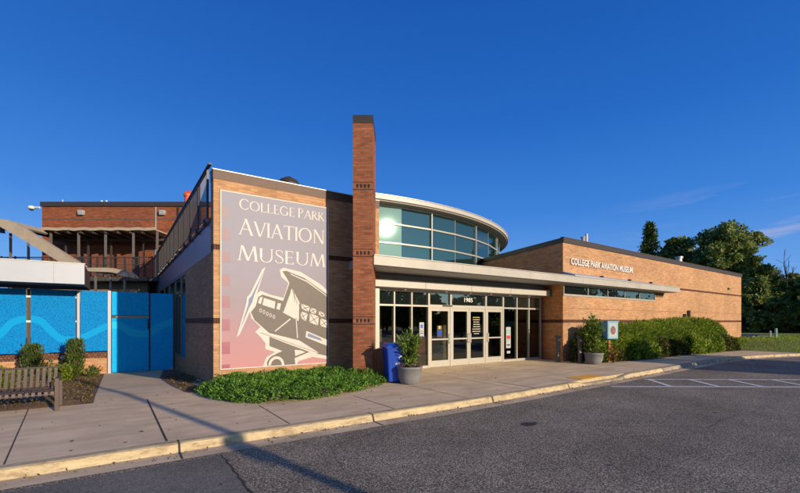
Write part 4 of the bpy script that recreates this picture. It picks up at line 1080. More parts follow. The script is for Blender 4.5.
obj('end_post', bx(-.115, -.05, .0, .06, GZ - .1, 2.80), M_capdark, GT)
bm = bmesh.new(); cyl(bm, (-.15, -.03, GZ), (-.15, -.03, GZ + .14), .045, .045, 10); obj('foot_stop', bm, M_soffit, GT)

# ------------------------------------------------------------------ OBJECTS
# bench
BE = root('bench', 'brown steel slatted bench on the walk in front of the planting bed', 'bench', (-2.95, -1.45, 0))
prof = [(-.03, .30), (-.02, .36), (.04, .39), (.2, .375), (.38, .37), (.44, .41), (.49, .55), (.54, .70), (.555, .76)]
i = 0
for k in range(21):
    x = -.06 - k * .088
    bm = bmesh.new()
    pv = None
    for y, z in prof:
        a = [bm.verts.new((x - .025, y, z)), bm.verts.new((x + .025, y, z)), bm.verts.new((x + .025, y + .008, z - .012)), bm.verts.new((x - .025, y + .008, z - .012))]
        if pv:
            for q in range(4): bm.faces.new((pv[q], pv[(q + 1) % 4], a[(q + 1) % 4], a[q]))
        else: bm.faces.new(a)
        pv = a
    bm.faces.new(pv); obj('slat', bm, M_bench, BE)
bm = bmesh.new(); cyl(bm, (0, -.015, .31), (-1.88, -.015, .31), .014, .014, 8); cyl(bm, (0, .565, .76), (-1.88, .565, .76), .018, .018, 8); cyl(bm, (0, .2, .35), (-1.88, .2, .35), .014, .014, 8)
obj('cross_rail', bm, M_bench, BE)
for x in (0.01, -1.89):
    obj('leg', boxes([(x - .03, x + .03, -.07, -.01, 0, .60)]), M_bench, BE); obj('leg', boxes([(x - .03, x + .03, .5, .55, 0, .5)]), M_bench, BE)
    bm = bmesh.new(); cyl(bm, (x, -.04, .58), (x, .52, .60), .022, .022, 8); obj('armrest', bm, M_bench, BE)

# recycling bin
BI = root('recycling_bin', 'dark blue wheeled recycling bin with white print beside the brick pylon', 'bin', (4.23, -2.0, 0), R(-20))
bm = bmesh.new()
def frus(bm, a, b, z0, z1):
    lo = [bm.verts.new((x, y, z0)) for x, y in ((-a[0], -a[1]), (a[0], -a[1]), (a[0], a[1]), (-a[0], a[1]))]; hi = [bm.verts.new((x, y, z1)) for x, y in ((-b[0], -b[1]), (b[0], -b[1]), (b[0], b[1]), (-b[0], b[1]))]
    bm.faces.new(lo[::-1]); bm.faces.new(hi)
    for i in range(4): bm.faces.new((lo[i], lo[(i + 1) % 4], hi[(i + 1) % 4], hi[i]))
frus(bm, (.23, .25), (.30, .33), .04, .93); obj('body', bm, M_bin, BI, .03)
bm = bmesh.new(); frus(bm, (.33, .36), (.33, .36), .93, .98); frus(bm, (.32, .35), (.26, .28), .981, 1.07); obj('lid', bm, M_bin, BI, .015)
bm = bmesh.new(); cyl(bm, (-.26, .34, .92), (.26, .34, .92), .02, .02, 8); obj('handle', bm, M_bin, BI)
for x in (-.24, .24): bm = bmesh.new(); cyl(bm, (x - .03, .24, .1), (x + .03, .24, .1), .1, .1, 16); obj('wheel', bm, M_blk, BI)
me = text_mesh('WE', 1, .0); 
bpy.data.meshes.remove(me)
# white recycling mark: three chasing arrows, and the word beneath
bm = bmesh.new()
def bin_y(z): return -(.25 + (.33 - .25) * (z - .04) / .89) - .012
def binpoly(p): bm.faces.new([bm.verts.new((x, bin_y(z), z)) for x, z in p])
for k in range(3):
    t = R(90 + 120 * k); a = Vector((math.cos(t), math.sin(t))); b_ = Vector((math.cos(t + R(120)), math.sin(t + R(120))))
    s = Vector((.08, .68)) + a * .075; e2 = Vector((.08, .68)) + b_ * .075
    s2 = s + (e2 - s) * .15; m2 = s + (e2 - s) * .62; binpoly(stroke(s2, m2, .022))
    tt = (e2 - s).normalized(); nn2 = Vector((-tt.y, tt.x)); binpoly([tuple(m2 + nn2 * .028), tuple(m2 + tt * .04), tuple(m2 - nn2 * .028)])
obj('recycling_mark', bm, M_letter, BI)
me = text_mesh('RECYCLE', 1, 0, .01); co = [v.co.copy() for v in me.vertices]; mx_, Mx_ = min(c.x for c in co), max(c.x for c in co)
for v in me.vertices:
    x = -.06 + (v.co.x - mx_) / (Mx_ - mx_) * .28; z = .50 + v.co.y * .07; v.co = (x, bin_y(z), z)
obj('bin_text', me, M_letter, BI)
# brown wooden box behind the bin
WB = root('wooden_litter_box', 'narrow orange brown wooden box squeezed between the pylon and the blue bin', 'box', (4.20, -1.30, 0), R(-34))
bm = bmesh.new(); prism_y(bm, [(-.22, 0.03), (.22, 0.03), (.22, .95), (-.22, .84)], -.18, .2); obj('body', bm, M_wood, WB, .01)
obj('foot', boxes([(-.21, -.15, -.17, .19, 0, .029), (.15, .21, -.17, .19, 0, .029)]), M_blk, WB)
obj('plank_gap', boxes([(-.223 + .11 * i, -.217 + .11 * i, -.184, -.1805, .05, .82) for i in range(1, 4)]), M_blk, WB)

# planters
def planter(loc, label, r=.32, h=.46):
    p = root('planter', label, 'planter', loc, 0, 'round grey planters by the doors')
    bm = bmesh.new(); lathe(bm, [(r * .66, 0), (r * .74, .03), (r * .92, h * .4), (r * .98, h - .07), (r * 1.04, h - .06), (r * 1.04, h), (r * .93, h), (r * .90, h - .05)], 32)
    obj('bowl', bm, M_conc, p, smooth=False)
    for q in p.children: 
        for f in q.data.polygons: f.use_smooth = abs(f.normal.z) < .8
    bm = bmesh.new(); lathe(bm, [(r * .89, h - .06), (r * .87, h - .035)], 24); obj('soil', bm, M_soil, p)
    return p
planter((4.40, -2.44, 0), 'round grey concrete planter beside the blue recycling bin', .335, .46)
planter((13.27, -2.40, 0), 'round grey concrete planter in front of the wing hedge beside the light blue box', .345, .44)
def spray(name, label, cat, loc, n, h, r, mat, flowers=None, size=.09, base=.0, stems=14, seed=1, aspect=3.5, lean=.35):
    o = root(name, label, cat, loc)
    rr = random.Random(seed); bm = bmesh.new(); pts = []; ups = []
    for s in range(stems):
        t = rr.uniform(0, 2 * math.pi); q = rr.uniform(.1, 1); hh = h * (rr.uniform(.6, 1) - .25 * q * q + .05)
        p0 = Vector((.25 * r * q * math.cos(t), .25 * r * q * math.sin(t), base)); p1 = Vector((r * q * math.cos(t) * .9, r * q * math.sin(t) * .9, base + hh))
        mid = (p0 + p1) / 2 + Vector((0, 0, .08 * h)) - Vector((p1.x, p1.y, 0)) * .15
        cyl(bm, p0, mid, .006, .005, 5); cyl(bm, mid, p1, .005, .003, 5)
        for i in range(n // stems):
            k = rr.uniform(.12, 1); p = (p0.lerp(mid, k * 2) if k < .5 else mid.lerp(p1, k * 2 - 1)); j = .1 * r
            pts.append([p.x + rr.gauss(0, j), p.y + rr.gauss(0, j), p.z + rr.gauss(0, j * .6)]); ups.append([p.x * 1.4, p.y * 1.4, lean + rr.uniform(-.1, .5)])
    obj('stem', bm, mat, o)
    obj('foliage', leaves(np.array(pts), size, aspect, up=np.array(ups), spread=.35), mat, o)
    if flowers:
        for fm, num, zlo, zhi, rad in flowers:
            P = np.array([[rr.uniform(-rad, rad), rr.uniform(-rad, rad), base + rr.uniform(zlo, zhi)] for _ in range(num)])
            P = P[np.hypot(P[:, 0], P[:, 1]) < rad]
            PP = np.repeat(P, 5, 0) + rng.normal(size=(len(P) * 5, 3)) * .008
            obj('flower', leaves(PP, .035, 1.2), fm, o)
    return o
spray('potted_plant', 'tall leafy green potted plant with red and blue flowers by the recycling bin', 'plant', (4.40, -2.44, .42), 1500, .98, .40, LG_plant, [(M_red, 14, .0, .10, .28), (LG_dry, 70, .0, .14, .3), (M_purple, 16, .45, .85, .35)], .11, 0, 22, 3)
spray('potted_plant', 'bushy green potted plant in the planter before the wing hedge', 'plant', (13.27, -2.40, .40), 1900, 1.45, .50, LG_plant, [(LG_dry, 90, .0, .14, .32)], .13, 0, 26, 5)
# upright shrubs
def upright(loc, label, h, r, seed):
    o = root('upright_shrub', label, 'shrub', loc, 0, 'upright shrubs against the screens')
    n = 2600; rr = np.random.default_rng(seed)
    z = rr.uniform(.02, 1, n) ** .85; t = rr.uniform(0, 2 * np.pi, n); q = np.sqrt(rr.uniform(0, 1, n)) * r * (.65 + .35 * np.sin(z * 2.6)) * (1 + .2 * np.sin(5 * t))
    P = np.stack([q * np.cos(t), q * np.sin(t), z * h], 1)
    obj('foliage', leaves(P, .10, 4, up=np.array([0, 0, 1.]), spread=.30), LG_up, o)
    bm = bmesh.new()
    for i in range(7): a = i * .9; cyl(bm, (.03 * math.cos(a), .03 * math.sin(a), -.05), (r * .5 * math.cos(a), r * .5 * math.sin(a), h * .85), .012, .004, 5)
    obj('stem', bm, M_trunk, o); return o
upright((-4.35, 6.9, -.32), 'narrow upright green shrub below the first screen gap from the left', 1.15, .29, 1)
upright((-3.22, 6.9, -.32), 'taller narrow upright green shrub in front of the pale post between blue screens', 1.3, .26, 2)
spray('low_shrub', 'yellow green leafy shrub in the bed just beyond the bench end', 'shrub', (-3.35, 4.6, -.2), 900, .52, .5, LG_lime, None, .11, 0, 20, 8, 2.4)
spray('low_shrub', 'small yellow green shrub seen through the bench slats', 'shrub', (-4.5, 3.6, -.15), 900, .6, .55, LG_lime, None, .11, 0, 20, 9, 2.4)
spray('low_shrub', 'thin sprawling shrub at the foot of the white post', 'shrub', (-2.75, 6.3, -.28), 240, .42, .38, LG_up, None, .09, 0, 12, 10, 2.4)
spray('low_shrub', 'arching green shrub between the two upright shrubs', 'shrub', (-3.85, 6.6, -.28), 300, .6, .45, LG_up, None, .1, 0, 12, 12, 3)
sl = root('spot_light', 'small grey spot lamp on the low wall between the upright shrubs', 'lamp', (-3.62, 7.85, -.3))
bm = bmesh.new(); cyl(bm, (0, 0, 0), (0, 0, .6), .02, .02, 8); obj('stake', bm, M_blk, sl)
bm = bmesh.new(); cyl(bm, (0, .05, .62), (0, -.14, .66), .07, .08, 12); obj('head', bm, M_soffit, sl)

# door bollards
def bollard(loc, label, rz):
    b = root('bollard', label, 'bollard', loc, rz, 'steel push button posts outside the doors')
    obj('post', bx(-.06, .06, -.06, .06, 0, 1.0), M_steel, b, .008)
    bm = bmesh.new(); prism_y(bm, [(-.10, 1.0), (.12, 1.0), (.12, 1.04), (-.10, 1.09)], -.08, .08); obj('cap', bm, M_steel, b, .006)
    obj('button', bx(-.045, .045, -.072, -.061, .86, .95), M_soffit, b); obj('base_plate', bx(-.1, .1, -.1, .1, .001, .02), M_steel, b)
bollard((12.80, -1.15, 0), 'dark steel push button post nearest the glass doors', R(-20)); bollard((13.05, -1.95, 0), 'dark steel push button post beside the right planter', R(-20))
# blue display box
KB = root('display_box', 'light blue box with a small roof on a post among the hedge plants', 'display box', (14.42, -2.36, 0), R(-21))
obj('post', bx(-.045, .045, -.045, .045, 0, .93), M_wood, KB)
obj('cabinet', bx(-.26, .24, -.24, .24, .95, 1.64), M_ltblue, KB, .01)
obj('top', bx(-.28, .26, -.26, .26, 1.64, 1.67), M_ltblue, KB)
fr = obj('door_frame', boxes([(.2405, .25, -.22, .22, .96, 1.05), (.2405, .25, -.22, .22, 1.50, 1.59), (.2405, .25, -.22, -.15, 1.05, 1.50), (.2405, .25, .15, .22, 1.05, 1.50)]), M_paper, KB)
obj('window', bx(.2405, .2455, -.15, .15, 1.05, 1.50), M_capdark, KB)
fr2 = obj('picture', boxes([(-.24, .22, -.2445, -.2405, .97, 1.62)]), M_ltblue, KB)
obj('picture_border', boxes([(-.20, .18, -.249, -.245, 1.01, 1.58)]), M_paper, fr2)
bm = bmesh.new()
bm.faces.new([bm.verts.new((-.01 + .12 * math.cos(2 * math.pi * i / 16) * (1 + .1 * math.sin(3 * i)), -.2505, 1.3 + .17 * math.sin(2 * math.pi * i / 16))) for i in range(16)]); obj('picture_print', bm, M_capdark, fr2)
bm = bmesh.new()
for x, z, r in ((-.03, 1.36, .035), (.04, 1.27, .04), (-.05, 1.24, .03)): bm.faces.new([bm.verts.new((x + r * math.cos(2 * math.pi * i / 10), -.2515, z + r * math.sin(2 * math.pi * i / 10))) for i in range(10)])
obj('picture_spots', bm, M_red, fr2)
# posters behind / on the glass
def poster(name, label, x0, x1, z0, z1, mat, extra=()):
    o = root(name, label, 'poster', ((x0 + x1) / 2, SV - .016, z0))
    w = (x1 - x0) / 2; obj('sheet', bx(-w, w, -.002, .002, 0, z1 - z0), mat, o)
    for a, b, c, d, m in extra: obj('print', bx(a, b, -.0045, -.0025, c, d), m, o)
poster('window_poster', 'narrow white notice with red and teal blocks on the sidelight right of the doors', 11.2, 11.48, .55, 1.42, M_paper, ((-.1, .1, .10, .16, M_capdark), (-.11, .11, .38, .52, M_red), (-.1, .1, .28, .36, M_mint), (-.11, .11, .6, .78, M_mint)))
poster('window_sticker', 'small white decal low on the sidelight below the notice', 11.25, 11.45, .33, .43, M_paper)
poster('window_notice', 'white sheet with a blue emblem on the pane behind the potted plant', 6.72, 6.92, 1.12, 1.62, M_paper, ((-.05, .05, .3, .42, M_purple), (-.07, .07, .1, .13, M_capdark), (-.07, .07, .18, .2, M_capdark)))
poster('door_decal', 'dark blue decal with a yellow round emblem on the left door', 7.52, 7.76, 1.08, 1.5, M_capdark, ((-.05, .05, .3, .41, M_yellowc), (-.09, .09, .08, .24, M_bin)))
bm = bmesh.new()
o = root('door_lettering', 'rows of small pale opening hours lettering on the third glass door', 'lettering', (9.5, SV - .016, 1.1))
rr = random.Random(4)
for i in range(8):
    bm2 = bmesh.new(); w = rr.uniform(.1, .24); x = -w
    while x < w: l = rr.uniform(.02, .06); box(bm2, x, min(w, x + l), -.001, .001, .06 + i * .09, .095 + i * .09); x += l + .015
    obj('text_row', bm2, M_yellowc if i == 7 else M_col, o)

# street lamp behind the viewer (throws the long shadow)
lb = Vector((-.55, -5.25)) + SUN_H * 12.9
SL = root('street_lamp', 'tall grey street lamp at the road edge across from the museum', 'street lamp', (lb.x, lb.y, -.1))
bm = bmesh.new(); cyl(bm, (0, 0, 0), (0, 0, 6.2), .10, .06, 16); obj('pole', bm, M_post, SL)
bm = bmesh.new(); cyl(bm, (0, 0, 0), (0, 0, .35), .18, .14, 16); obj('base', bm, M_post, SL)
bm = bmesh.new(); cyl(bm, (0, 0, 6.2), (-.2, -1.2, 6.5), .04, .03, 10); obj('arm', bm, M_post, SL)
bm = bmesh.new(); box(bm, -.35, -.05, -1.9, -1.15, 6.45, 6.6); obj('lamp_head', bm, M_post, SL, .04)
obj('sign_plate', bx(-.16, .16, -.13, -.105, 2.72, 3.12), M_paper, SL)

# ------------------------------------------------------------------ VEGETATION
# juniper carpet under the banner
def inpoly(x, y, poly):
    c = False; j = len(poly) - 1
    for i in range(len(poly)):
        xi, yi = poly[i]; xj, yj = poly[j]
        if (yi > y) != (yj > y) and x < (xj - xi) * (y - yi) / (yj - yi) + xi: c = not c
        j = i
    return c
def edge_d(x, y, poly):
    m = 9
    for (a, b), (c, d) in zip(poly, poly[1:] + poly[:1]):
        l = (c - a) ** 2 + (d - b) ** 2; t = max(0, min(1, ((x - a) * (c - a) + (y - b) * (d - b)) / l)); m = min(m, math.hypot(x - a - t * (c - a), y - b - t * (d - b)))
    return m
JP = [(-.3, -.35), (-.55, -1.0), (-.4, -1.9), (-.05, -2.65), (.45, -3.05), (1.1, -3.2), (1.9, -3.1), (2.7, -2.8), (3.5, -2.35), (4.05, -1.95), (4.0, -1.75), (3.5, -1.3), (3.35, -.1), (1.5, -.06), (.1, -.08)]
JF = [p for p in JP[:10]]
def jh(x, y):
    m = 9
    for (a, b), (c, d) in zip(JF, JF[1:]):
        l = (c - a) ** 2 + (d - b) ** 2; t = max(0, min(1, ((x - a) * (c - a) + (y - b) * (d - b)) / l)); m = min(m, math.hypot(x - a - t * (c - a), y - b - t * (d - b)))
    return .27 * min(1, math.sqrt(max(0, m) / .55)) + .035 * math.sin(x * 5.1 + y * 3) + .03 * math.sin(x * 11 - y * 7)
pts, ups = [], []
rr = random.Random(2)
while len(pts) < 46000:
    x, y = rr.uniform(-.7, 4.2), rr.uniform(-3.3, 0)
    if not inpoly(x, y, JP): continue
    h = max(.03, jh(x, y)); tz = h * (1 - rr.random() ** 2 * .9) + rr.uniform(-.01, .03)
    a = rr.uniform(0, 6.28)
    for k in range(4):
        pts.append([x + rr.gauss(0, .012), y + rr.gauss(0, .012), tz + rr.gauss(0, .008)]); ups.append([math.cos(a) * .8, math.sin(a) * .8 - .2, .7])
JR = root('spreading_juniper', 'low spreading bright green juniper carpet below the banner', 'shrub', (0, 0, 0))
obj('foliage', leaves(np.array(pts), .055, 3.6, up=np.array(ups), spread=.42), LG_jun, JR)
bm = bmesh.new()
nx = 30
gg = {}
for i in range(nx + 1):
    for j in range(nx + 1):
        x, y = -.6 + 4.7 * i / nx, -3.25 + 3.2 * j / nx
        if inpoly(x, y, JP): gg[i, j] = bm.verts.new((x, y, max(.01, jh(x, y) * .7)))
for (i, j) in list(gg):
    if all(k in gg for k in ((i + 1, j), (i + 1, j + 1), (i, j + 1))): bm.faces.new((gg[i, j], gg[i + 1, j], gg[i + 1, j + 1], gg[i, j + 1]))
obj('branch_mat', bm, M_soil, JR)

# hedge: soft tall row plus a leafy lower row, in countable bushes
def cloud(n, x0, x1, y0, y1, hf, rr, skin=.35):
    P = []
    while len(P) < n:
        x, y = rr.uniform(x0, x1), rr.uniform(y0, y1); h = hf(x, y)
        if h <= .02: continue
        P.append((x, y, h * (1 - skin * rr.random() ** 1.3)))
    return np.array(P)
HP = [(13.75, .8), (14.3, 1.35), (15.5, 1.42), (17.5, 1.45), (20, 1.60), (23, 1.72), (25.5, 1.78), (27, 1.68), (28, 1.4), (28.6, .75), (29, .3)]
def hp(x):
    for (a, b), (c, d) in zip(HP, HP[1:]):
        if a <= x <= c: return b + (d - b) * (x - a) / (c - a)
    return 0
def hh(x, y):
    yc = -1.55 + .02 * (x - 14); d = abs(y - yc) / .75
    if d > 1: return 0
    return hp(x) * (1 - d ** 3 * .6) + .06 * math.sin(x * 3.1) + .04 * math.sin(x * 7.3 + y * 4) + random.uniform(-.03, .05)
rr = random.Random(5)
HG = root('hedge', 'long soft rounded green hedge against the brick wing', 'hedge', (0, 0, 0))
P1 = cloud(26000, 13.8, 28.9, -2.3, -.82, hh, rr, .25)
obj('foliage', leaves(P1, .15, 7, up=np.array([-.1, -.25, 1.]), spread=.45), LG_hedge, HG)
# front face of the hedge
P2 = []
while len(P2) < 20000:
    x = rr.uniform(13.8, 28.9); z = rr.uniform(.1, 1) * hp(x); y = -1.55 + .02 * (x - 14) - .72 * (1 - max(0, z / max(.1, hp(x)) - .75) * 1.6) + rr.gauss(0, .06)
    P2.append((x, y, z))
obj('outer_foliage', leaves(np.array(P2), .13, 5, up=np.array([0, -.6, .6]), spread=.5), LG_hedge, HG)
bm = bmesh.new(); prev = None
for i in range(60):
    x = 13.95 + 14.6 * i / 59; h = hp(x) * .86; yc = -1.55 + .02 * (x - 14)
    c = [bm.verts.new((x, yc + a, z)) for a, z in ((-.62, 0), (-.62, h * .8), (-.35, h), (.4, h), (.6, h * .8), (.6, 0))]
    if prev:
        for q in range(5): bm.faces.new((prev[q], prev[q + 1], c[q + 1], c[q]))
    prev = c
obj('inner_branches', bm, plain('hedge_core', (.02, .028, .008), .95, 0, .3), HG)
# front row of individual bushes
kinds = [('glossy dark green', LG_bed), ('mid green leafy', LG_hedge), ('loose bronze tinted', LG_bed), ('bright green', LG_plant)]
xs = [13.75, 14.6, 15.4, 16.3, 17.2, 18.1, 19.1, 20.1, 21.2, 22.3, 23.5, 24.8, 26.1, 27.3, 28.4, 29.4, 30.4, 31.4]
bl = ['small bush at the wing corner behind the right planter', 'low bush below the light blue box', 'low bush just right of the light blue box post']
front_y = lambda x: -2.0 - .3 * math.sin((x - 13.7) / 6) - (.25 if x > 22 else 0) + (.25 if x < 14 else 0)
for i, x in enumerate(xs):
    nm, mt = kinds[(i * 7 + (i % 3)) % 4] if i not in (0, 1, 2) else kinds[i % 3]
    if mt is LG_plant: mt = LG_hedge; nm = 'mid green leafy'
    far = x > 28
    r = .62 if not far else .55; h = (.78 + .14 * math.sin(i * 2.3)) if not far else (.95 - .17 * (x - 28))
    y = front_y(x) if not far else -1.6 - .1 * (x - 28)
    lab = bl[i] if i < 3 else ('%s bush in the front row, %s' % (nm, ['fourth', 'fifth', 'sixth', 'seventh', 'eighth', 'ninth', 'tenth', 'eleventh', 'twelfth', 'thirteenth', 'fourteenth', 'fifteenth', 'sixteenth', 'seventeenth', 'last'][i - 3] + ' from the wing corner'))
    o = root('bush', lab, 'bush', (x, y, 0), 0, 'bushes in front of the hedge')
    n = 2200; t = rng.uniform(0, 2 * np.pi, n); ph = np.arccos(rng.uniform(0, 1, n)); q = rng.uniform(.7, 1.05, n) * (1 + .16 * np.sin(3 * t + i) * np.sin(ph * 2))
    P = np.stack([r * q * np.sin(ph) * np.cos(t) * 1.1, r * .62 * q * np.sin(ph) * np.sin(t), h * q * np.cos(ph) * .97 + .02], 1)
    nr = P / (np.linalg.norm(P, axis=1)[:, None] + 1e-6)
    obj('foliage', leaves(P, .095, 1.7, up=nr + np.array([0, 0, .3]), spread=.7), mt, o)
    bm = bmesh.new(); 
    for k in range(5): a = k * 1.3; cyl(bm, (0, 0, 0), (r * .6 * math.cos(a), r * .35 * math.sin(a), h * .75), .015, .005, 5)
    obj('stem', bm, M_trunk, o)
spray('flowering_plant', 'orange red flowering plant at the foot of the light blue box post', 'plant', (14.3, -2.6, 0), 220, .5, .22, LG_dry, [(M_red, 30, .1, .7, .2)], .08, 0, 10, 14, 3)

# trees
def tree(name, label, loc, h, crown, mat, n=9000, size=.32, trunk=.22, seed=1, group='trees behind the museum', clumps=60, cat='tree', lobes=None, bare=.3):
    """crown = (rx, ry, rz, centre height)"""
    o = root(name, label, cat, loc, 0, group)
    rr = np.random.default_rng(seed); rx, ry, rz, ch = crown
    C = []
    L = lobes or [(0, 0, 0, 1.0)]
    while len(C) < clumps:
        lx, ly, lz, ls = L[rr.integers(len(L))]
        d = rr.normal(size=3); d /= np.linalg.norm(d); q = rr.uniform(.45, 1) ** .5
        c = np.array([lx * rx, ly * ry, lz * rz]) + d * q * np.array([rx, ry, rz]) * ls
        C.append(c + np.array([0, 0, ch]))
    C = np.array(C); 
    per = n // clumps; P = []; U = []
    for c in C:
        s = rr.uniform(.13, .26) * (rx + rz) / 2
        d = rr.normal(size=(per, 3)); d /= np.linalg.norm(d, axis=1)[:, None]; q = rr.uniform(.35, 1, per)[:, None] ** .6
        d2 = d * q * np.array([1, 1, .62]) * s
        P.append(c + d2); U.append(d + np.array([0, 0, .15]))
    P = np.concatenate(P); U = np.concatenate(U)
    obj('crown', leaves(P, size, 1.6, up=U * .2, spread=1), mat, o)
    bm = bmesh.new(); cyl(bm, (0, 0, -.5), (0, 0, ch * .55), trunk, trunk * .75, 10); cyl(bm, (0, 0, ch * .55), (.1, 0, ch), trunk * .75, trunk * .35, 8)
    for c in C[::3]:
        z0 = rr.uniform(.4, .95) * ch; cyl(bm, (0, 0, z0), (float(c[0]), float(c[1]), float(c[2])), trunk * .3, trunk * .06, 6)
    obj('trunk', bm, M_trunk, o); return o
def at(px, Y): return (*F((px - 400) / 412 * Y, Y), -.3)
def hz(py, Y): return 1.65 + (321.5 - py) * Y / 412
# conifer at the left of the group
def conifer(label, loc, h, r, seed):
    o = root('conifer_tree', label, 'tree', loc, 0, 'trees behind the museum'); rr = np.random.default_rng(seed); P = []; U = []
    for k in range(34):
        z = h * (.12 + .88 * k / 34); rad = r * (1 - (k / 34) ** 1.3) * rr.uniform(.75, 1.15) + .25
        for b in range(7):
            t = rr.uniform(0, 2 * np.pi); m = 60; s = rr.uniform(.15, 1, m); P.append(np.stack([s * rad * np.cos(t) + rr.normal(size=m) * .18, s * rad * np.sin(t) + rr.normal(size=m) * .18, z - s * rad * .1 + rr.normal(size=m) * .22], 1)); U.append(np.tile([np.cos(t), np.sin(t), .3], (m, 1)))
    obj('crown', leaves(np.concatenate(P), .34, 2.6, up=np.concatenate(U), spread=.5), LG_con, o)
    bm = bmesh.new(); cyl(bm, (0, 0, -.5), (0, 0, h * .95), .25, .04, 8); obj('trunk', bm, M_trunk, o)
conifer('pointed green conifer rising behind the wing roof, left of the big trees', at(650, 62), hz(222, 62) + .3, 2.3, 3)
tree('deciduous_tree', 'medium dark green tree between the conifer and the tallest tree', at(677, 64), 0, (3.4, 3, 4.2, hz(262, 64)), LG_tree, 12000, .42, .25, 21, lobes=[(-.3, 0, -.2, .8), (.3, 0, .1, .8), (0, 0, .3, .6)])
tree('deciduous_tree', 'broad tallest tree with a dense grey green crown above the wing end', at(726, 58), 0, (6.0, 4.8, 5.9, hz(262, 58)), LG_tree, 46000, .33, .4, 22, clumps=170, lobes=[(-.35, 0, .15, .7), (.25, 0, .25, .75), (0, 0, -.3, .9), (.55, 0, -.25, .5), (-.5, 0, -.3, .6)])
tree('deciduous_tree', 'lower bright edged tree just right of the wing end', at(758, 52), 0, (2.8, 2.5, 3.6, hz(300, 52)), LG_tree, 14000, .34, .2, 23, lobes=[(0, 0, 0, 1), (-.4, 0, .4, .5), (.4, 0, .0, .6)])
tree('deciduous_tree', 'dark round tree at the right edge behind the bare branches', at(800, 56), 0, (4.2, 3, 4.3, hz(302, 56)), LG_far, 16000, .36, .25, 24, lobes=[(0, 0, 0, .9), (-.5, 0, -.2, .6), (.5, 0, .2, .6)])
tree('deciduous_tree', 'tree with one high branch reaching in from the right edge', at(838, 50), 0, (4.4, 3, 4.2, hz(262, 50)), LG_tree, 14000, .34, .25, 25, lobes=[(0, 0, 0, .9), (-.45, 0, .15, .5)])
tree('deciduous_tree', 'tall dark tree hidden behind the wing between conifer and big crown', at(702, 74), 0, (5, 4, 5.2, hz(275, 74)), LG_far, 12000, .42, .25, 26)
for i, (px, Y, top, mt, lab) in enumerate(((748, 47, 305, LG_olive, 'olive rounded shrub tree closest to the wing end'), (764, 49, 300, LG_far, 'dark low tree second from the wing end under the tall crowns'), (778, 46, 298, LG_olive, 'olive drooping shrub tree below the bare branches'),
        (795, 48, 303, LG_far, 'dark low shrub tree near the right edge of the group'), (815, 46, 296, LG_olive, 'olive shrub tree at the far right of the low row'))):
    zt = hz(top, Y); tree('shrub_tree', lab, at(px, Y), 0, (2.2, 1.8, zt * .55, zt * .5), mt, 9000, .26, .12, 40 + i, clumps=45)
for px, Y, top, lab, sd, rx in ((752, 58, 262, 'leafy tree between the tallest crown and the sky gap', 54, 3.2), (770, 63, 272, 'leafy tree filling the gap left of the bare branches', 51, 3.4), (786, 52, 283, 'pale leafy tree in front of the bare branches', 52, 2.6),
        (806, 60, 268, 'leafy tree cut by the right edge of the picture', 53, 3.4), (740, 50, 292, 'low leafy tree tucked against the wing end', 55, 2.4)):
    zt = hz(top, Y); tree('deciduous_tree', lab, at(px, Y), 0, (rx, 2.6, zt * .46, zt * .56), LG_tree, 17000, .32, .2, sd, clumps=80)
# far wooded edge
P = []
for k in range(130):
    px = 560 + k * 3.2; Y = 92 + 10 * math.sin(k * .9); c = F((px - 400) / 412 * Y, Y); hgt = 6.5 + 1.6 * math.sin(k * .7) + 1.2 * math.sin(k * 1.9)
    d = rng.normal(size=(160, 3)) * np.array([2.4, 2.4, hgt * .33]); P.append(d + np.array([c[0], c[1], hgt * .5]))
P = np.concatenate(P); P = P[P[:, 2] > -.3]
o = obj('woodland', leaves(P, .75, 1.5), LG_far); o['kind'] = 'stuff'; o['label'] = 'distant dark wooded edge beyond the lawn'; o['category'] = 'woodland'
# dead tree
DT = root('bare_tree', 'leafless tree with grey brown forked branches at the right', 'tree', at(793, 57))
bm = bmesh.new(); rr = random.Random(9)
def branch(p, d, l, r, lv):
    q = p + d * l; cyl(bm, p, q, r, r * .68, 6)
    if lv == 0: return
    for k in range(3 if lv > 2 else 2):
        nd = (d + Vector((rr.gauss(0, .42), rr.gauss(0, .42), rr.uniform(-.05, .3)))).normalized(); branch(q, nd, l * rr.uniform(.62, .85), r * .62, lv - 1)
branch(Vector((0, 0, -.5)), Vector((-.03, 0, 1)), 3.7, .17, 4)
obj('trunk', bm, M_dead, DT)
# tree across the road that shades the right end of the walk
b0 = Vector((18.0, -7.3)) + SUN_H * 9
tree('street_tree', 'small bushy street tree across the road on the right', (b0.x, b0.y, -.2), 0, (1.5, 1.5, 1.7, 2.5), LG_tree, 14000, .22, .12, 71, group='trees across the road', clumps=60)
tree('street_tree', 'second small bushy street tree further along across the road', (b0.x + 3.2, b0.y + .4, -.2), 0, (1.6, 1.5, 1.6, 2.3), LG_tree, 14000, .22, .12, 72, group='trees across the road', clumps=60)
# trees reflected in the glass, well behind the viewer
for i in range(15):
    a = R(-178 + i * 13.5); d = 66 + 12 * math.sin(i * 2.1); x, y = 4 + d * math.cos(a), -12 + d * math.sin(a)
    s = 1 + .25 * math.sin(i * 1.7); sd = Vector((x, y)).normalized().dot(SUN_H)
    hgt = 8.5 * s if sd > .9 else 10 * s
    if i == 10: continue
    tree('roadside_tree', ['rounded dark tree', 'wide green tree', 'tall full tree'][i % 3] + ' in the row across the car park, number %d from the left' % (i + 1), (x, y, -.5), 0, (4.2 * s, 4.2 * s, hgt * .4, hgt * .55), LG_far, 2600, .7, .3, 100 + i, group='trees across the car park', clumps=40)

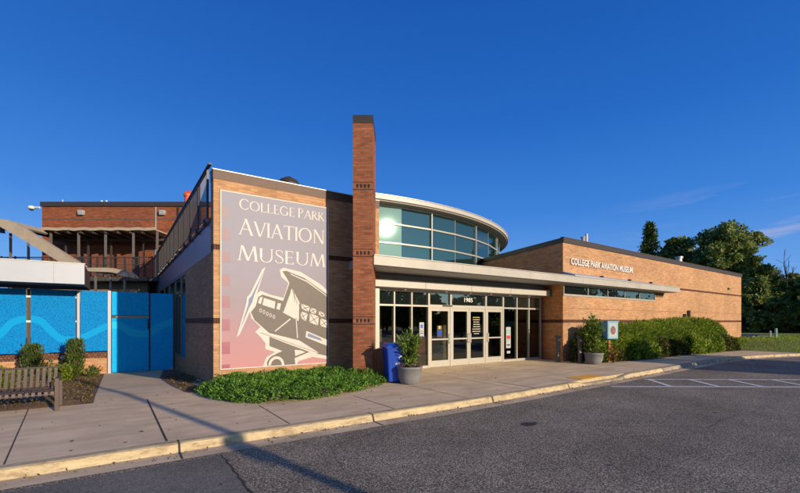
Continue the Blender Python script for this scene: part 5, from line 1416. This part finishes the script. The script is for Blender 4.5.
P = []
for k in range(150):
    a = R(-90 - 60 + k * .95); e_ = 90 + math.degrees(a)
    if 45 < e_ < 59: continue
    d = 84 + 5 * math.sin(k * 1.3); hgt = 7.2 + 1.3 * math.sin(k * .8)
    q = rng.normal(size=(70, 3)) * np.array([1.8, 1.8, hgt * .3]); P.append(q + np.array([4 + d * math.cos(a), -12 + d * math.sin(a), hgt * .42]))
P = np.concatenate(P); P = P[P[:, 2] > -.3]
o = obj('woodland', leaves(P, .9, 1.4), LG_far); o['kind'] = 'stuff'; o['label'] = 'dark tree belt far behind the car park'; o['category'] = 'woodland'
for i, e_ in enumerate((27, 31, 35, 39, 43, 62, 66, 71)):
    a = R(e_ - 90); d = 70; x, y = 4 + d * math.cos(a), -12 + d * math.sin(a)
    tree('roadside_tree', 'leafy tree in the thicker clump across the car park, %s' % ['first', 'second', 'third', 'fourth', 'fifth', 'sixth', 'seventh', 'last'][i] + ' from the lamp', (x, y, -.5), 0, (3.4, 3.4, 5.0, 5.6), LG_far, 3200, .8, .3, 200 + i, group='trees across the car park', clumps=40)
# parked car and posts at the far right
CR = root('parked_car', 'dark navy parked car mostly hidden behind the grassy bank', 'car', (*F((760 - 400) / 412 * 33, 33), -.5), R(-YAW))
bm = bmesh.new(); prism_y(bm, [(-1.9, .3), (1.9, .3), (1.95, .62), (1.2, .72), (.7, 1.08), (-.9, 1.1), (-1.6, .78), (-1.95, .7)], -.8, .8); obj('body', bm, M_car, CR, .06)
bm = bmesh.new(); prism_y(bm, [(-1.35, .78), (1.0, .76), (.62, 1.03), (-.85, 1.05)], -.815, .815); obj('window', bm, M_blk, CR)
for x in (-1.2, 1.25):
    for y in (-.72, .72): bm = bmesh.new(); cyl(bm, (x, y - .09, .3), (x, y + .09, .3), .3, .3, 18); obj('wheel', bm, M_blk, CR)
for px, lab in ((770.3, 'shorter pale green post beside the parked car'), (776, 'taller pale green post at the edge of the grassy bank')):
    p = root('marker_post', lab, 'post', (*F((px - 400) / 412 * 30.5, 30.5), .3), 0); w = .06 if px < 772 else .08
    hgt = .62 if px < 772 else .8
    bm = bmesh.new(); cyl(bm, (0, 0, -.1), (0, 0, hgt), w, w, 10); obj('post', bm, M_mint, p)
    bm = bmesh.new(); lathe(bm, [(w * 1.05, hgt), (w * .7, hgt + .04), (w * .2, hgt + .055)], 10); obj('cap', bm, M_mint, p)
ub = root('utility_box', 'small dark box on the ground at the far corner of the wing', 'utility box', (W(WL, 0)[0] + .1, W(WL, 0)[1] - .5, .2), WR)
obj('body', bx(-.25, .15, -.2, .2, 0, .35), M_capdark, ub, .02); obj('lid', bx(-.28, .18, -.23, .23, .351, .39), M_soffit, ub)

# ------------------------------------------------------------------ WORLD, SUN, CAMERA
w = bpy.data.worlds.new('World'); sc.world = w; w.use_nodes = True
nt = w.node_tree; nt.nodes.clear()
out = N(nt, 'ShaderNodeOutputWorld'); bg = N(nt, 'ShaderNodeBackground'); bg.inputs['Strength'].default_value = .125
sky = N(nt, 'ShaderNodeTexSky', sky_type='NISHITA', sun_disc=False); sky.sun_elevation = R(SUN_EL); sky.sun_rotation = math.atan2(SUN_H.x, SUN_H.y)
sky.air_density = 1.0; sky.dust_density = .3; sky.ozone_density = 4.0; sky.altitude = 200
tcw = N(nt, 'ShaderNodeTexCoord'); spw = N(nt, 'ShaderNodeSeparateXYZ'); nt.links.new(tcw.outputs['Generated'], spw.inputs[0])
rw = N(nt, 'ShaderNodeValToRGB'); ew = rw.color_ramp.elements
ew[0].position = .0; ew[0].color = c4((.20, .42, .84)); ew[1].position = 1; ew[1].color = c4((.004, .058, .31))
for p_, c_ in ((.10, (.12, .33, .79)), (.24, (.034, .205, .68)), (.42, (.010, .130, .545)), (.62, (.004, .088, .43))):
    x_ = ew.new(p_); x_.color = c4(c_)
nt.links.new(spw.outputs['Z'], rw.inputs['Fac'])
vs = N(nt, 'ShaderNodeVectorMath', operation='SCALE'); vs.inputs['Scale'].default_value = 8.7; nt.links.new(rw.outputs['Color'], vs.inputs[0])
# clear deep blue away from the sun, the plain model sky on the sunward side
dt = N(nt, 'ShaderNodeVectorMath', operation='DOT_PRODUCT'); dt.inputs[1].default_value = (SUN_H.x, SUN_H.y, .25); nt.links.new(tcw.outputs['Generated'], dt.inputs[0])
ff = N(nt, 'ShaderNodeMapRange'); ff.interpolation_type = 'SMOOTHSTEP'; ff.inputs['From Min'].default_value = .2; ff.inputs['From Max'].default_value = .75
ff.inputs['To Min'].default_value = .84; ff.inputs['To Max'].default_value = .0; nt.links.new(dt.outputs['Value'], ff.inputs['Value'])
mu = N(nt, 'ShaderNodeMixRGB'); nt.links.new(ff.outputs[0], mu.inputs[0]); nt.links.new(sky.outputs[0], mu.inputs[1]); nt.links.new(vs.outputs[0], mu.inputs[2])
# thin clouds low in the sky
tc = N(nt, 'ShaderNodeTexCoord'); mp = N(nt, 'ShaderNodeMapping'); mp.inputs['Scale'].default_value = (1.0, 1.0, 6.5)
nt.links.new(tc.outputs['Generated'], mp.inputs['Vector'])
nz = N(nt, 'ShaderNodeTexNoise', i_Scale=2.3, i_Detail=9., i_Roughness=.6); nz.inputs['Distortion'].default_value = .4
nt.links.new(mp.outputs[0], nz.inputs['Vector'])
cr = N(nt, 'ShaderNodeMapRange'); cr.inputs['From Min'].default_value = .53; cr.inputs['From Max'].default_value = .76; cr.inputs['To Max'].default_value = .8
nt.links.new(nz.outputs['Fac'], cr.inputs['Value'])
sp = N(nt, 'ShaderNodeSeparateXYZ'); nt.links.new(tc.outputs['Generated'], sp.inputs[0])
el = N(nt, 'ShaderNodeMapRange'); el.inputs['From Min'].default_value = .27; el.inputs['From Max'].default_value = .19; nt.links.new(sp.outputs['Z'], el.inputs['Value'])
# keep them in the right hand part of the sky (towards +X)
az = N(nt, 'ShaderNodeMapRange'); az.inputs['From Min'].default_value = .84; az.inputs['From Max'].default_value = .94; nt.links.new(sp.outputs['X'], az.inputs['Value'])
m1 = N(nt, 'ShaderNodeMath', operation='MULTIPLY'); nt.links.new(cr.outputs[0], m1.inputs[0]); nt.links.new(el.outputs[0], m1.inputs[1])
m2 = N(nt, 'ShaderNodeMath', operation='MULTIPLY'); nt.links.new(m1.outputs[0], m2.inputs[0]); nt.links.new(az.outputs[0], m2.inputs[1])
mx = N(nt, 'ShaderNodeMixRGB'); nt.links.new(m2.outputs[0], mx.inputs[0]); nt.links.new(mu.outputs[0], mx.inputs[1]); mx.inputs[2].default_value = (4.6, 4.3, 5.0, 1)
nt.links.new(mx.outputs[0], bg.inputs[0]); nt.links.new(bg.outputs[0], out.inputs[0])

L = bpy.data.lights.new('sun', 'SUN'); L.energy = 4.8; L.angle = R(.5); L.color = (1, .82, .59)
s = bpy.data.objects.new('sun', L); COL.objects.link(s)
tosun = Vector((SUN_H.x * math.cos(R(SUN_EL)), SUN_H.y * math.cos(R(SUN_EL)), math.sin(R(SUN_EL))))
s.rotation_euler = tosun.to_track_quat('Z', 'Y').to_euler(); s.location = (0, -20, 20)

cam = bpy.data.cameras.new('camera'); co_ = bpy.data.objects.new('camera', cam); COL.objects.link(co_)
co_.location = (CAMX, CAMY, 1.65); co_.rotation_euler = (R(90), 0, R(-YAW))
cam.sensor_width = 36; cam.lens = 412 / 800 * 36; cam.shift_y = 75 / 800; cam.clip_end = 2000
sc.camera = co_
sc.view_settings.view_transform = 'Standard'; sc.view_settings.look = 'None'; sc.view_settings.exposure = 0; sc.view_settings.gamma = 1
sc.cycles.max_bounces = 8; sc.cycles.transparent_max_bounces = 12
